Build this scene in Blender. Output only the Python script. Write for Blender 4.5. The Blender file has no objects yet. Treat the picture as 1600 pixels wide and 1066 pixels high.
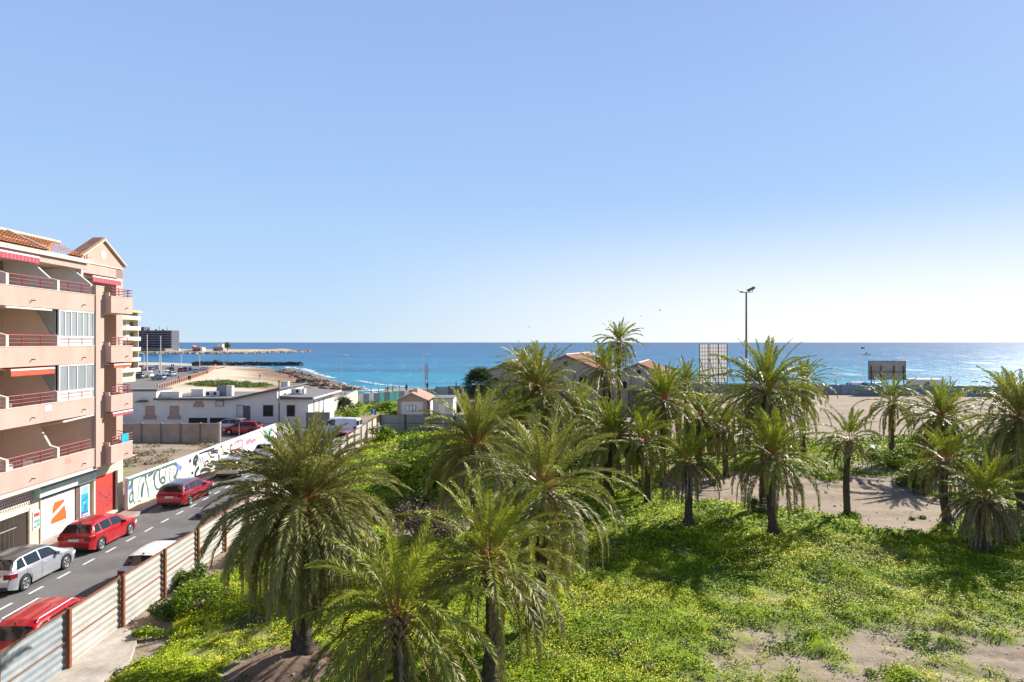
import bpy, bmesh, math, random
import numpy as np
from math import radians as R, sin, cos, pi, atan2, sqrt
from mathutils import Vector, Matrix
random.seed(7); rng = np.random.default_rng(7)
C = bpy.context.scene.collection
TH = math.atan(0.025)                       # the street runs 1.4 degrees off the Y axis
H0 = 10.5
SEA = -2.0

# ---------------------------------------------------------------- materials
def mat(name, col, rough=0.7, var=0.12, scale=3.0, bump=0.0, bscale=20.0, metal=0.0, spec=0.5, col2=None, coat=0.0, stretch=None, detail=6):
    m = bpy.data.materials.new(name); m.use_nodes = True
    n = m.node_tree.nodes; l = m.node_tree.links
    b = n['Principled BSDF']
    b.inputs['Roughness'].default_value = rough
    b.inputs['Metallic'].default_value = metal
    b.inputs['Specular IOR Level'].default_value = spec
    b.inputs['Coat Weight'].default_value = coat
    tc = n.new('ShaderNodeNewGeometry')
    src = tc.outputs['Position']
    if stretch:
        mp = n.new('ShaderNodeMapping'); mp.inputs['Scale'].default_value = stretch
        l.new(src, mp.inputs['Vector']); src = mp.outputs['Vector']
    if var > 0 or col2:
        nz = n.new('ShaderNodeTexNoise'); nz.inputs['Scale'].default_value = scale
        nz.inputs['Detail'].default_value = detail; nz.inputs['Roughness'].default_value = 0.62
        l.new(src, nz.inputs['Vector'])
        rp = n.new('ShaderNodeValToRGB')
        rp.color_ramp.elements[0].position = 0.32; rp.color_ramp.elements[1].position = 0.68
        c2 = col2 if col2 else tuple(min(1, c*(1+var)) for c in col)
        c1 = col if col2 else tuple(c*(1-var) for c in col)
        rp.color_ramp.elements[0].color = (*c1, 1); rp.color_ramp.elements[1].color = (*c2, 1)
        l.new(nz.outputs['Fac'], rp.inputs['Fac']); l.new(rp.outputs['Color'], b.inputs['Base Color'])
    else:
        b.inputs['Base Color'].default_value = (*col, 1)
    if bump > 0:
        n2 = n.new('ShaderNodeTexNoise'); n2.inputs['Scale'].default_value = bscale; n2.inputs['Detail'].default_value = 5
        l.new(src, n2.inputs['Vector'])
        bp = n.new('ShaderNodeBump'); bp.inputs['Strength'].default_value = bump; bp.inputs['Distance'].default_value = 0.05
        l.new(n2.outputs['Fac'], bp.inputs['Height']); l.new(bp.outputs['Normal'], b.inputs['Normal'])
    return m

def leafmat(name, rough=0.42, trans=0.25, attr='tint', spec=0.5):
    m = bpy.data.materials.new(name); m.use_nodes = True
    n = m.node_tree.nodes; l = m.node_tree.links
    b = n['Principled BSDF']; b.inputs['Roughness'].default_value = rough; b.inputs['Specular IOR Level'].default_value = spec
    a = n.new('ShaderNodeAttribute'); a.attribute_name = attr
    l.new(a.outputs['Color'], b.inputs['Base Color'])
    t = n.new('ShaderNodeBsdfTranslucent'); l.new(a.outputs['Color'], t.inputs['Color'])
    mx = n.new('ShaderNodeMixShader'); mx.inputs[0].default_value = trans
    l.new(b.outputs[0], mx.inputs[1]); l.new(t.outputs[0], mx.inputs[2])
    l.new(mx.outputs[0], n['Material Output'].inputs['Surface'])
    return m

def glassmat(name, col=(0.02, 0.025, 0.03), rough=0.06, spec=0.8):
    return mat(name, col, rough=rough, var=0, spec=spec)

M = {}
M['plaster'] = mat('pink_plaster', (0.50, 0.34, 0.27), 0.85, 0.08, 0.9, 0.25, 60, col2=(0.595, 0.415, 0.34), detail=10, stretch=(1, 1, .45))
M['plaster_in'] = mat('beige_plaster', (0.70, 0.53, 0.42), 0.85, 0.06, 1.0, 0.15, 50)
M['plaster_trim'] = mat('cream_trim', (0.66, 0.56, 0.48), 0.8, 0.06, 2.0)
M['white_wall'] = mat('white_wall_paint', (0.74, 0.71, 0.66), 0.85, 0.07, 0.8, 0.2, 40)
M['grey_wall'] = mat('greyish_white_paint', (0.62, 0.60, 0.57), 0.85, 0.08, 0.7, 0.2, 40)
M['cream_wall'] = mat('cream_wall_paint', (0.66, 0.585, 0.44), 0.85, 0.08, 1.5, 0.2, 40)
M['white'] = mat('white_paint', (0.80, 0.80, 0.78), 0.6, 0.04, 4)
M['white_alu'] = mat('white_aluminium', (0.78, 0.78, 0.78), 0.4, 0.03, 4)
M['red_metal'] = mat('dark_red_metal', (0.33, 0.03, 0.04), 0.5, 0.15, 8)
M['tile'] = mat('terracotta_tile', (0.52, 0.18, 0.07), 0.85, 0.1, 2.2, 0.4, 30, col2=(0.74, 0.38, 0.19))
M['tile_dark'] = mat('weathered_roof_tile', (0.27, 0.12, 0.08), 0.9, 0.1, 1.2, 0.4, 30, col2=(0.52, 0.27, 0.18))
M['cap'] = mat('mortar_ridge', (0.62, 0.50, 0.38), 0.9, 0.15, 5)
M['rust'] = mat('rusty_steel', (0.26, 0.09, 0.035), 0.85, 0.3, 9, 0.3, 60)
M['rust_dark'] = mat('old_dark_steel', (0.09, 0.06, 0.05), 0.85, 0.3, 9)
M['galv'] = mat('galvanised_sheet', (0.40, 0.375, 0.33), 0.6, 0.1, .9, 0.25, 5, metal=0.1, col2=(0.53, 0.505, 0.455), stretch=(1, 1, 2.2), detail=10)
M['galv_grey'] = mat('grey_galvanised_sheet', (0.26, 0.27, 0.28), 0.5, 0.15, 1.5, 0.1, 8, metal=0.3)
M['pink_sheet'] = mat('pinkish_sheet', (0.62, 0.50, 0.42), 0.7, 0.1, 2)
M['asphalt'] = mat('asphalt', (0.125, 0.121, 0.119), 0.92, 0.12, 0.5, 0.4, 120, col2=(0.205, 0.198, 0.19), detail=12)
M['asphalt_patch'] = mat('asphalt_patch', (0.085, 0.083, 0.082), 0.95, 0.12, 2, 0.4, 120)
M['asphalt_tar'] = mat('tar_seam', (0.04, 0.04, 0.04), 0.7, 0.12, 2)
M['roadpaint'] = mat('road_paint', (0.72, 0.71, 0.68), 0.8, 0.2, 6, detail=8)
M['pave'] = mat('reddish_pavement', (0.38, 0.26, 0.22), 0.9, 0.15, 3, 0.3, 30)
M['kerb'] = mat('kerb_stone', (0.36, 0.33, 0.31), 0.9, 0.15, 4)
M['concrete'] = mat('concrete', (0.36, 0.335, 0.30), 0.9, 0.18, 1.5, 0.3, 40)
M['dirty_concrete'] = mat('dirty_concrete', (0.34, 0.28, 0.22), 0.95, 0.3, 1.6, 0.2, 9, col2=(0.56, 0.50, 0.43), detail=9)
M['concrete_dark'] = mat('dark_concrete', (0.22, 0.21, 0.20), 0.9, 0.2, 1.2, 0.3, 40)
M['block'] = mat('tan_block', (0.44, 0.33, 0.25), 0.9, 0.15, 1.6, 0.4, 25)
M['soil'] = mat('brown_soil', (0.24, 0.16, 0.11), 0.95, 0.3, 5, 0.8, 14)
M['orange'] = mat('orange_paint', (0.78, 0.13, 0.02), 0.6, 0.04, 4)
M['redshutter'] = mat('red_shutter_paint', (0.62, 0.05, 0.03), 0.6, 0.08, 4)
M['red_sticker'] = mat('faded_red_lettering', (0.68, 0.30, 0.20), 0.7, 0.2, 8)
M['mint'] = mat('mint_sign_board', (0.40, 0.68, 0.55), 0.6, 0.1, 3, col2=(0.62, 0.80, 0.68))
M['teal'] = mat('shaded_teal_board', (0.07, 0.30, 0.30), 0.6, 0.15, 3)  # sign colour darkened to carry the shade under the overhang
M['teal_bright'] = mat('turquoise_print', (0.03, 0.42, 0.52), 0.4, 0.1, 2)
M['blue_print'] = mat('blue_print', (0.05, 0.16, 0.42), 0.4, 0.2, 3)
M['sky_print'] = mat('pale_blue_print', (0.35, 0.50, 0.70), 0.4, 0.2, 4)
M['green_print'] = mat('green_print', (0.25, 0.50, 0.06), 0.5, 0.2, 4)
M['red_print'] = mat('red_print', (0.60, 0.06, 0.06), 0.5, 0.1, 4)
M['spray_black'] = mat('black_spray_paint', (0.025, 0.028, 0.03), 0.7, 0.2, 6)
M['spray_green'] = mat('dark_green_spray_paint', (0.07, 0.15, 0.12), 0.7, 0.2, 6)
M['spray_pink'] = mat('pink_spray_paint', (0.62, 0.20, 0.34), 0.7, 0.2, 6)
M['spray_maroon'] = mat('maroon_spray_paint', (0.25, 0.05, 0.09), 0.7, 0.2, 6)
M['spray_blue'] = mat('blue_spray_paint', (0.18, 0.25, 0.62), 0.7, 0.2, 6)
M['spray_mint'] = mat('mint_spray_paint', (0.40, 0.72, 0.62), 0.7, 0.2, 6)
M['spray_orange'] = mat('peach_spray_paint', (0.80, 0.48, 0.25), 0.7, 0.2, 6)
M['spray_grey'] = mat('grey_spray_paint', (0.50, 0.50, 0.50), 0.7, 0.2, 6)
M['glass'] = glassmat('dark_glass')
M['window'] = mat('window_glass', (0.13, 0.15, 0.17), 0.08, 0.3, 0.8, spec=0.8)
M['carglass'] = glassmat('car_glass', (0.015, 0.018, 0.02), 0.05)
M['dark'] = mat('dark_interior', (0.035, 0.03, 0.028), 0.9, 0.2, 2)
M['shade_brown'] = mat('brown_boards', (0.16, 0.11, 0.09), 0.9, 0.3, 3)
M['roof_grey'] = mat('grey_flat_roof', (0.19, 0.19, 0.19), 0.9, 0.15, 0.6, 0.2, 20)
M['roof_edge'] = mat('dark_fascia', (0.13, 0.12, 0.12), 0.8, 0.1, 3)
M['brickwin'] = mat('bricked_up_window', (0.36, 0.17, 0.13), 0.9, 0.1, 9, col2=(0.55, 0.42, 0.36))
M['tyre'] = mat('tyre_rubber', (0.02, 0.02, 0.02), 0.85, 0.1, 8)
M['rim'] = mat('alloy_rim', (0.50, 0.50, 0.52), 0.35, 0.05, 4, metal=0.7)
M['plastic'] = mat('black_plastic', (0.025, 0.025, 0.027), 0.6, 0.1, 8)
M['taillight'] = mat('red_lamp_lens', (0.20, 0.008, 0.010), 0.15, 0, 4)
M['headlight'] = mat('clear_lamp_lens', (0.65, 0.67, 0.70), 0.1, 0, 4)
M['plate'] = mat('number_plate', (0.75, 0.75, 0.74), 0.5, 0, 4)
M['steel'] = mat('painted_steel', (0.45, 0.46, 0.47), 0.45, 0.1, 4, metal=0.4)
M['pole_brown'] = mat('brown_painted_steel', (0.22, 0.15, 0.13), 0.6, 0.15, 2)
M['lamp_white'] = mat('white_lamp_cover', (0.8, 0.8, 0.8), 0.4, 0, 4)
M['wood'] = mat('weathered_wood', (0.24, 0.16, 0.10), 0.9, 0.25, 4, 0.4, 30)
M['rock'] = mat('brown_rock', (0.20, 0.14, 0.10), 0.95, 0.3, 0.5, 0.8, 3, col2=(0.36, 0.25, 0.17))
M['rock_dark'] = mat('dark_rock', (0.06, 0.05, 0.045), 0.9, 0.3, 0.8, 0.8, 3, col2=(0.12, 0.10, 0.085))
M['darktower'] = mat('dark_tower_cladding', (0.10, 0.10, 0.13), 0.8, 0.15, 0.3)
M['tower_pale'] = mat('pale_tower_bands', (0.30, 0.30, 0.34), 0.8, 0.15, 0.3)
M['yellow'] = mat('yellow_balcony_paint', (0.78, 0.58, 0.22), 0.8, 0.08, 0.5)
M['skin'] = mat('skin', (0.45, 0.28, 0.2), 0.6, 0)
M['rock_pebble'] = mat('pale_stone', (0.22, 0.17, 0.13), 0.95, 0.3, 4, col2=(0.62, 0.55, 0.47))
M['foam'] = mat('sea_foam', (0.82, 0.85, 0.86), 0.8, 0.05, 1)
M['trunk'] = mat('palm_bark', (0.045, 0.033, 0.024), 0.95, 0.3, 9, 1.0, 22, col2=(0.17, 0.125, 0.085), detail=9)
M['boot'] = mat('palm_leaf_base', (0.36, 0.27, 0.18), 0.85, 0.2, 8)
M['bark'] = mat('shrub_bark', (0.12, 0.085, 0.06), 0.95, 0.3, 6)
M['leaf'] = leafmat('palm_leaf', 0.47, 0.28, spec=.35)
M['deadleaf'] = leafmat('dead_palm_leaf', 0.8, 0.15, spec=0.2)
M['stalk'] = leafmat('palm_stalk', 0.5, 0.0)
M['herb'] = leafmat('herb_leaf', 0.6, 0.10, spec=0.2)
M['petal'] = mat('yellow_petal', (0.85, 0.70, 0.02), 0.7, 0.1, 9)

# ---------------------------------------------------------------- mesh builder
class MB:
    def __init__(s): s.v = []; s.f = []; s.m = []; s.mats = []
    def mi(s, m):
        if m not in s.mats: s.mats.append(m)
        return s.mats.index(m)
    def face(s, pts, m, ):
        i = len(s.v); s.v += [tuple(p) for p in pts]; s.f.append(tuple(range(i, i+len(pts)))); s.m.append(s.mi(m)); return s
    def box(s, x0, x1, y0, y1, z0, z1, m, rot=None, piv=None):
        if x0 > x1: x0, x1 = x1, x0
        if y0 > y1: y0, y1 = y1, y0
        if z0 > z1: z0, z1 = z1, z0
        P = [Vector((x, y, z)) for z in (z0, z1) for x, y in ((x0, y0), (x1, y0), (x1, y1), (x0, y1))]
        if rot is not None:
            pv = Vector(piv) if piv else Vector(((x0+x1)/2, (y0+y1)/2, (z0+z1)/2))
            P = [rot @ (p-pv) + pv for p in P]
        i = len(s.v); s.v += [tuple(p) for p in P]; k = s.mi(m)
        for f in ((0, 3, 2, 1), (4, 5, 6, 7), (0, 1, 5, 4), (1, 2, 6, 5), (2, 3, 7, 6), (3, 0, 4, 7)):
            s.f.append(tuple(i+a for a in f)); s.m.append(k)
        return s
    def tube(s, pts, rad, m, n=8, cap=True):
        pts = [Vector(p) for p in pts]
        if not hasattr(rad, '__len__'): rad = [rad]*len(pts)
        k = s.mi(m); base = len(s.v); up = None
        for j, p in enumerate(pts):
            d = (pts[min(j+1, len(pts)-1)] - pts[max(j-1, 0)]).normalized()
            if up is None or abs(d.dot(up)) > 0.98:
                up = Vector((0, 0, 1)) if abs(d.z) < 0.9 else Vector((0, 1, 0))
            a = d.cross(up).normalized(); b = a.cross(d).normalized(); up = b
            for q in range(n):
                t = 2*pi*q/n; s.v.append(tuple(p + (a*cos(t) + b*sin(t))*rad[j]))
        for j in range(len(pts)-1):
            for q in range(n):
                a0 = base+j*n+q; a1 = base+j*n+(q+1) % n
                s.f.append((a0, a1, a1+n, a0+n)); s.m.append(k)
        if cap:
            s.f.append(tuple(base+q for q in range(n))[::-1]); s.m.append(k)
            e = base+(len(pts)-1)*n; s.f.append(tuple(e+q for q in range(n))); s.m.append(k)
        return s
    def prism(s, poly, axis, a0, a1, m):
        # poly: list of 2D; axis 'x','y','z' the extrusion axis
        def P(p, a):
            return {'x': (a, p[0], p[1]), 'y': (p[0], a, p[1]), 'z': (p[0], p[1], a)}[axis]
        i = len(s.v); n = len(poly); k = s.mi(m)
        s.v += [P(p, a0) for p in poly] + [P(p, a1) for p in poly]
        s.f.append(tuple(i+q for q in range(n))[::-1]); s.m.append(k)
        s.f.append(tuple(i+n+q for q in range(n))); s.m.append(k)
        for q in range(n):
            r = (q+1) % n
            s.f.append((i+q, i+r, i+n+r, i+n+q)); s.m.append(k)
        return s
    def ribbon(s, pts, w, nrm, m, th=0.004):
        # flat painted stroke: pts 3D on a plane with normal nrm, raised th
        nrm = Vector(nrm).normalized(); pts = [Vector(p)+nrm*th for p in pts]; k = s.mi(m); base = len(s.v)
        for j, p in enumerate(pts):
            d = (pts[min(j+1, len(pts)-1)] - pts[max(j-1, 0)])
            if d.length < 1e-6: d = Vector((0, 0, 1))
            sd = d.normalized().cross(nrm).normalized()*w*0.5
            s.v += [tuple(p-sd), tuple(p+sd)]
        for j in range(len(pts)-1):
            a = base+2*j; s.f.append((a, a+1, a+3, a+2)); s.m.append(k)
        return s
    def build(s, name, parent=None, off=(0, 0, 0), smooth=False, ang=40, loc=None, rz=0, fix=True):
        me = bpy.data.meshes.new(name)
        o = Vector(off)
        me.from_pydata([tuple(Vector(v)-o) for v in s.v], [], s.f)
        for m in s.mats: me.materials.append(m)
        me.polygons.foreach_set('material_index', s.m)
        if fix:
            bm = bmesh.new(); bm.from_mesh(me); bmesh.ops.recalc_face_normals(bm, faces=bm.faces); bm.to_mesh(me); bm.free()
        if smooth:
            me.polygons.foreach_set('use_smooth', [True]*len(me.polygons)); me.set_sharp_from_angle(angle=R(ang))
        me.update()
        ob = bpy.data.objects.new(name, me); C.objects.link(ob)
        if parent: ob.parent = parent
        if loc is not None: ob.location = loc
        ob.rotation_euler[2] = rz
        return ob

def npmesh(name, V, F, mats, midx=None, attrs=None, parent=None, loc=None, smooth=False):
    """V (n,3), F (m,k) numpy arrays, attrs {name: (n,3)}"""
    me = bpy.data.meshes.new(name); n = len(V); m, k = F.shape
    me.vertices.add(n); me.vertices.foreach_set('co', np.ascontiguousarray(V, dtype=np.float32).ravel())
    me.loops.add(m*k); me.loops.foreach_set('vertex_index', np.ascontiguousarray(F, dtype=np.int32).ravel())
    me.polygons.add(m); me.polygons.foreach_set('loop_start', np.arange(0, m*k, k, dtype=np.int32))
    try: me.polygons.foreach_set('loop_total', np.full(m, k, dtype=np.int32))
    except Exception: pass
    for x in mats: me.materials.append(x)
    if midx is not None: me.polygons.foreach_set('material_index', midx.astype(np.int32))
    if smooth: me.polygons.foreach_set('use_smooth', np.ones(m, dtype=bool))
    for a, arr in (attrs or {}).items():
        at = me.attributes.new(a, 'FLOAT_COLOR', 'POINT')
        at.data.foreach_set('color', np.concatenate([arr, np.ones((n, 1))], axis=1).astype(np.float32).ravel())
    me.update(calc_edges=True); me.validate()
    ob = bpy.data.objects.new(name, me); C.objects.link(ob)
    if parent: ob.parent = parent
    if loc is not None: ob.location = loc
    return ob

def tag(o, label, cat, group=None, kind=None):
    if label: o['label'] = label
    if cat: o['category'] = cat
    if group: o['group'] = group
    if kind: o['kind'] = kind
    return o
def struct(o): o['kind'] = 'structure'; return o
def thing(name, label, cat, loc=(0, 0, 0), rz=0, group=None):
    o = bpy.data.objects.new(name, None); C.objects.link(o); o.empty_display_size = 0.3
    o.location = loc; o.rotation_euler = (0, 0, rz)
    return tag(o, label, cat, group)
def copytree(o, parent=None):
    c = o.copy(); C.objects.link(c)
    if parent: c.parent = parent
    for ch in list(o.children): copytree(ch, c)
    return c
def S(u, v, z=0.0):                          # street frame -> world
    return Vector((u*cos(TH) - v*sin(TH), u*sin(TH) + v*cos(TH), z))
def ray(px, py): return Vector(((px-800)/1000, 1, -(py-535)/1000))
def on_u(px, py, U):                         # a point of the plane u = U, in street coordinates
    d = ray(px, py); du = d.x*cos(TH)+d.y*sin(TH); dv = -d.x*sin(TH)+d.y*cos(TH); t = U/du
    return Vector((U, dv*t, H0+d.z*t))
def on_z(px, py, z=0.0):
    d = ray(px, py); t = (z-H0)/d.z; return Vector((d.x*t, t, z))
def at(px, Y, z=0.0): return Vector(((px-800)/1000*Y, Y, z))
def zat(py, Y): return H0-(py-535)/1000*Y

# value noise
_perm = rng.random((256, 256))
def vnoise(x, y):
    xi = np.floor(x).astype(int); yi = np.floor(y).astype(int); fx = x-xi; fy = y-yi
    fx = fx*fx*(3-2*fx); fy = fy*fy*(3-2*fy)
    g = lambda a, b: _perm[a & 255, b & 255]
    return (g(xi, yi)*(1-fx)+g(xi+1, yi)*fx)*(1-fy)+(g(xi, yi+1)*(1-fx)+g(xi+1, yi+1)*fx)*fy
def fbm(x, y, o=4):
    s = 0; a = 0.5; t = 0
    for i in range(o): s = s+a*vnoise(x*2**i+17*i, y*2**i+31*i); t += a; a *= 0.55
    return s/t
def sstep(a, b, x):
    t = np.clip((x-a)/(b-a), 0, 1); return t*t*(3-2*t)
# ---------------------------------------------------------------- camera, sky, sun
cam = bpy.data.cameras.new('camera'); co = bpy.data.objects.new('camera', cam); C.objects.link(co)
co.location = (0, 0, H0); co.rotation_euler = (pi/2, 0, 0)
cam.sensor_width = 36; cam.lens = 22.5; cam.shift_y = 2/1600; cam.clip_end = 90000; cam.clip_start = 0.2
bpy.context.scene.camera = co
AZ = R(48); EL = R(32)
sd = Vector((sin(AZ)*cos(EL), cos(AZ)*cos(EL), sin(EL)))
w = bpy.data.worlds.new('World'); bpy.context.scene.world = w; w.use_nodes = True
nt = w.node_tree; bg = nt.nodes['Background']
sk = nt.nodes.new('ShaderNodeTexSky'); sk.sky_type = 'NISHITA'; sk.sun_disc = False
sk.sun_elevation = EL; sk.sun_rotation = AZ; sk.altitude = 0; sk.air_density = 1.0; sk.dust_density = 0.6; sk.ozone_density = 2.2
EXPO = 0.75
wn = nt.nodes; wl = nt.links; bg.inputs[1].default_value = 0.12
tcw = wn.new('ShaderNodeTexCoord'); nrmw = wn.new('ShaderNodeVectorMath'); nrmw.operation = 'NORMALIZE'; wl.new(tcw.outputs['Generated'], nrmw.inputs[0])
sxw = wn.new('ShaderNodeSeparateXYZ'); wl.new(nrmw.outputs[0], sxw.inputs[0])
rw_ = wn.new('ShaderNodeValToRGB'); wl.new(sxw.outputs['Z'], rw_.inputs[0]); ee = rw_.color_ramp.elements
stops = [(0.0, (.62, .80, .95)), (0.035, (.56, .75, .96)), (0.13, (.475, .68, .97)), (0.25, (.385, .59, .95)), (0.47, (.32, .475, .86)), (0.58, (.17, .26, .52)), (0.8, (.05, .085, .20))]
while len(ee) < len(stops): ee.new(.5)
for k_, (p_, c_) in enumerate(stops): ee[k_].position = p_; ee[k_].color = (*c_, 1)
dt = wn.new('ShaderNodeVectorMath'); dt.operation = 'DOT_PRODUCT'; wl.new(nrmw.outputs[0], dt.inputs[0]); dt.inputs[1].default_value = (sin(AZ), cos(AZ), 0)
m1 = wn.new('ShaderNodeMapRange'); m1.interpolation_type = 'SMOOTHSTEP'; wl.new(dt.outputs['Value'], m1.inputs[0]); m1.inputs[1].default_value = .38; m1.inputs[2].default_value = 1.0
m2 = wn.new('ShaderNodeMapRange'); m2.interpolation_type = 'SMOOTHSTEP'; wl.new(sxw.outputs['Z'], m2.inputs[0]); m2.inputs[1].default_value = 0.0; m2.inputs[2].default_value = .22; m2.inputs[3].default_value = 1.0; m2.inputs[4].default_value = 0.0
mm_ = wn.new('ShaderNodeMath'); mm_.operation = 'MULTIPLY'; wl.new(m1.outputs[0], mm_.inputs[0]); wl.new(m2.outputs[0], mm_.inputs[1])
mxw = wn.new('ShaderNodeMix'); mxw.data_type = 'RGBA'; wl.new(mm_.outputs[0], mxw.inputs[0]); wl.new(rw_.outputs[0], mxw.inputs[6]); mxw.inputs[7].default_value = (1.0, 1.02, 1.02, 1)
sc_w = wn.new('ShaderNodeVectorMath'); sc_w.operation = 'SCALE'; wl.new(mxw.outputs[2], sc_w.inputs[0]); sc_w.inputs['Scale'].default_value = 1/(0.12*2**EXPO)
mx2 = wn.new('ShaderNodeMix'); mx2.data_type = 'RGBA'; mx2.inputs[0].default_value = 0.045; wl.new(sc_w.outputs[0], mx2.inputs[6]); wl.new(sk.outputs[0], mx2.inputs[7])
wl.new(mx2.outputs[2], bg.inputs[0])
sl = bpy.data.lights.new('sun', 'SUN'); sl.energy = 5.0; sl.angle = R(0.53); sl.color = (1, 0.955, 0.89)
so = bpy.data.objects.new('sun', sl); C.objects.link(so); so.rotation_euler = sd.to_track_quat('Z', 'Y').to_euler()
sc = bpy.context.scene
sc.view_settings.view_transform = 'Standard'; sc.view_settings.look = 'None'; sc.view_settings.exposure = EXPO; sc.view_settings.gamma = 1
sc.render.engine = 'CYCLES'

# ---------------------------------------------------------------- terrain
LAND = [(1500, 150), (260, 154), (60, 154), (-5, 154), (-20, 158), (-37, 154), (-47, 167), (-54, 183), (-60, 196), (-67, 214), (-88, 257), (-112, 302),
        (-133, 326), (-150, 340), (-172, 366), (-230, 374), (-300, 420), (-380, 560), (-430, 720), (-1200, 760), (-1200, -300), (1500, -300)]
HEAD = [(-1100, 690), (-430, 694), (-330, 694), (-300, 715), (-290, 760), (-268, 835), (-285, 865), (-400, 860), (-1100, 870)]
def sdist(poly, X, Y):
    P = np.array(poly, float); d = np.full(X.shape, 1e9); inside = np.zeros(X.shape, bool)
    for i in range(len(P)):
        a = P[i]; b = P[(i+1) % len(P)]; e = b-a
        t = np.clip(((X-a[0])*e[0]+(Y-a[1])*e[1])/(e@e), 0, 1)
        d = np.minimum(d, np.hypot(X-a[0]-t*e[0], Y-a[1]-t*e[1]))
        c = (a[1] > Y) != (b[1] > Y)
        with np.errstate(divide='ignore', invalid='ignore'):
            xx = a[0]+(Y-a[1])*e[0]/np.where(e[1] == 0, 1e-9, e[1])
        inside ^= c & (X < xx)
    return np.where(inside, d, -d)
def ell(X, Y, cx, cy, rx, ry): return 1-np.hypot((X-cx)/rx, (Y-cy)/ry)
def green(X, Y):
    """how green the lot is, 0..1"""
    n = fbm(X*0.22+5, Y*0.22+9, 5)-0.5; n2 = fbm(X*0.9, Y*0.9, 4)-0.5
    g = 0.80-0.20*sstep(44, 52, Y)*sstep(2, 12, X)-.05*sstep(44, 52, Y)+sstep(46, 54, Y)*0.7*(fbm(X*0.3+3, Y*0.5+2, 4)-.5)
    # sandy clearing
    e = np.maximum.reduce([ell(X, Y, 19.0, 46.0, 7.5, 5.2), ell(X, Y, 24.5, 41.5, 5.5, 5), ell(X, Y, 29, 47, 6, 3), ell(X, Y, 22.0, 37.6, 2.8, 3.0), ell(X, Y, 14.5, 46, 4, 4)])+.9*(fbm(X*0.45+77, Y*0.45, 4)-.5)
    g -= 1.5*sstep(-0.05, 0.3, e)
    e = np.maximum.reduce([ell(X, Y, 30, 66, 22, 6), ell(X, Y, 60, 75, 40, 14)])
    g += 0.0
    # the far parking ground
    far = sstep(64, 74, Y-0.1*X)*sstep(2, 16, X-0.1*Y+4)
    strip = np.exp(-((Y-92-0.15*X)/3.0)**2)
    g -= far*(1.3-0.55*strip)
    # wheel-worn front right corner
    fr = sstep(4, 15, X+0.35*(26-Y))*sstep(28.5, 21, Y)
    g -= fr*0.26
    g -= 0.16*sstep(26, 19, Y)*sstep(2, 8, X)
    g += (fr*.9+.25*sstep(40,30,Y))*(fbm(X*0.75+9, Y*0.75, 4)-.5)*1.0
    g -= 0.75*np.maximum(0, ell(X, Y, 18.8, 21.3, 5.5, 4.2))
    g += 0.22*np.maximum(0, ell(X, Y, 11.5, 24, 4, 2.8))
    # along the fence
    u = X+0.025*Y
    g -= 1.3*sstep(-11.5, -12.4, u+0.9*(fbm(X*0.5, Y*0.5, 3)-0.5)*3)*sstep(46, 30, Y)
    # mound under the big palm
    g -= 2.2*sstep(0, 0.35, ell(X, Y, -7.2, 20.0, 2.0, 1.3))
    # bare lane between the palms, mid left
    g -= 0.5*sstep(0, 0.5, ell(X, Y, -4, 36, 4, 3))
    g = g+n*1.1+n2*0.5
    lot = sstep(-13.6, -13.0, u)*sstep(74.5+20*(X > 20)+45*(X > 8), 73.5+20*(X > 20)+45*(X > 8), Y)
    back = np.maximum.reduce([sstep(0, 0.3, ell(X, Y, -24, 101, 9, 9)), sstep(0, 0.3, ell(X, Y, -16, 108, 9, 9)), sstep(0, .3, ell(X, Y, -17, 88, 3, 10))])*0.9
    dirt = np.clip(fbm(X*0.5, Y*0.5, 4)*2-0.95, 0, .5)*(X < -24)*(Y < 70)
    return np.clip(np.maximum(np.maximum(g*lot, back+n*0.8*(back > 0)), dirt), 0, 1)
def coastw(X, Y): return np.where((X < -28) & (Y > 100), 34.0, 10.0)
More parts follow.
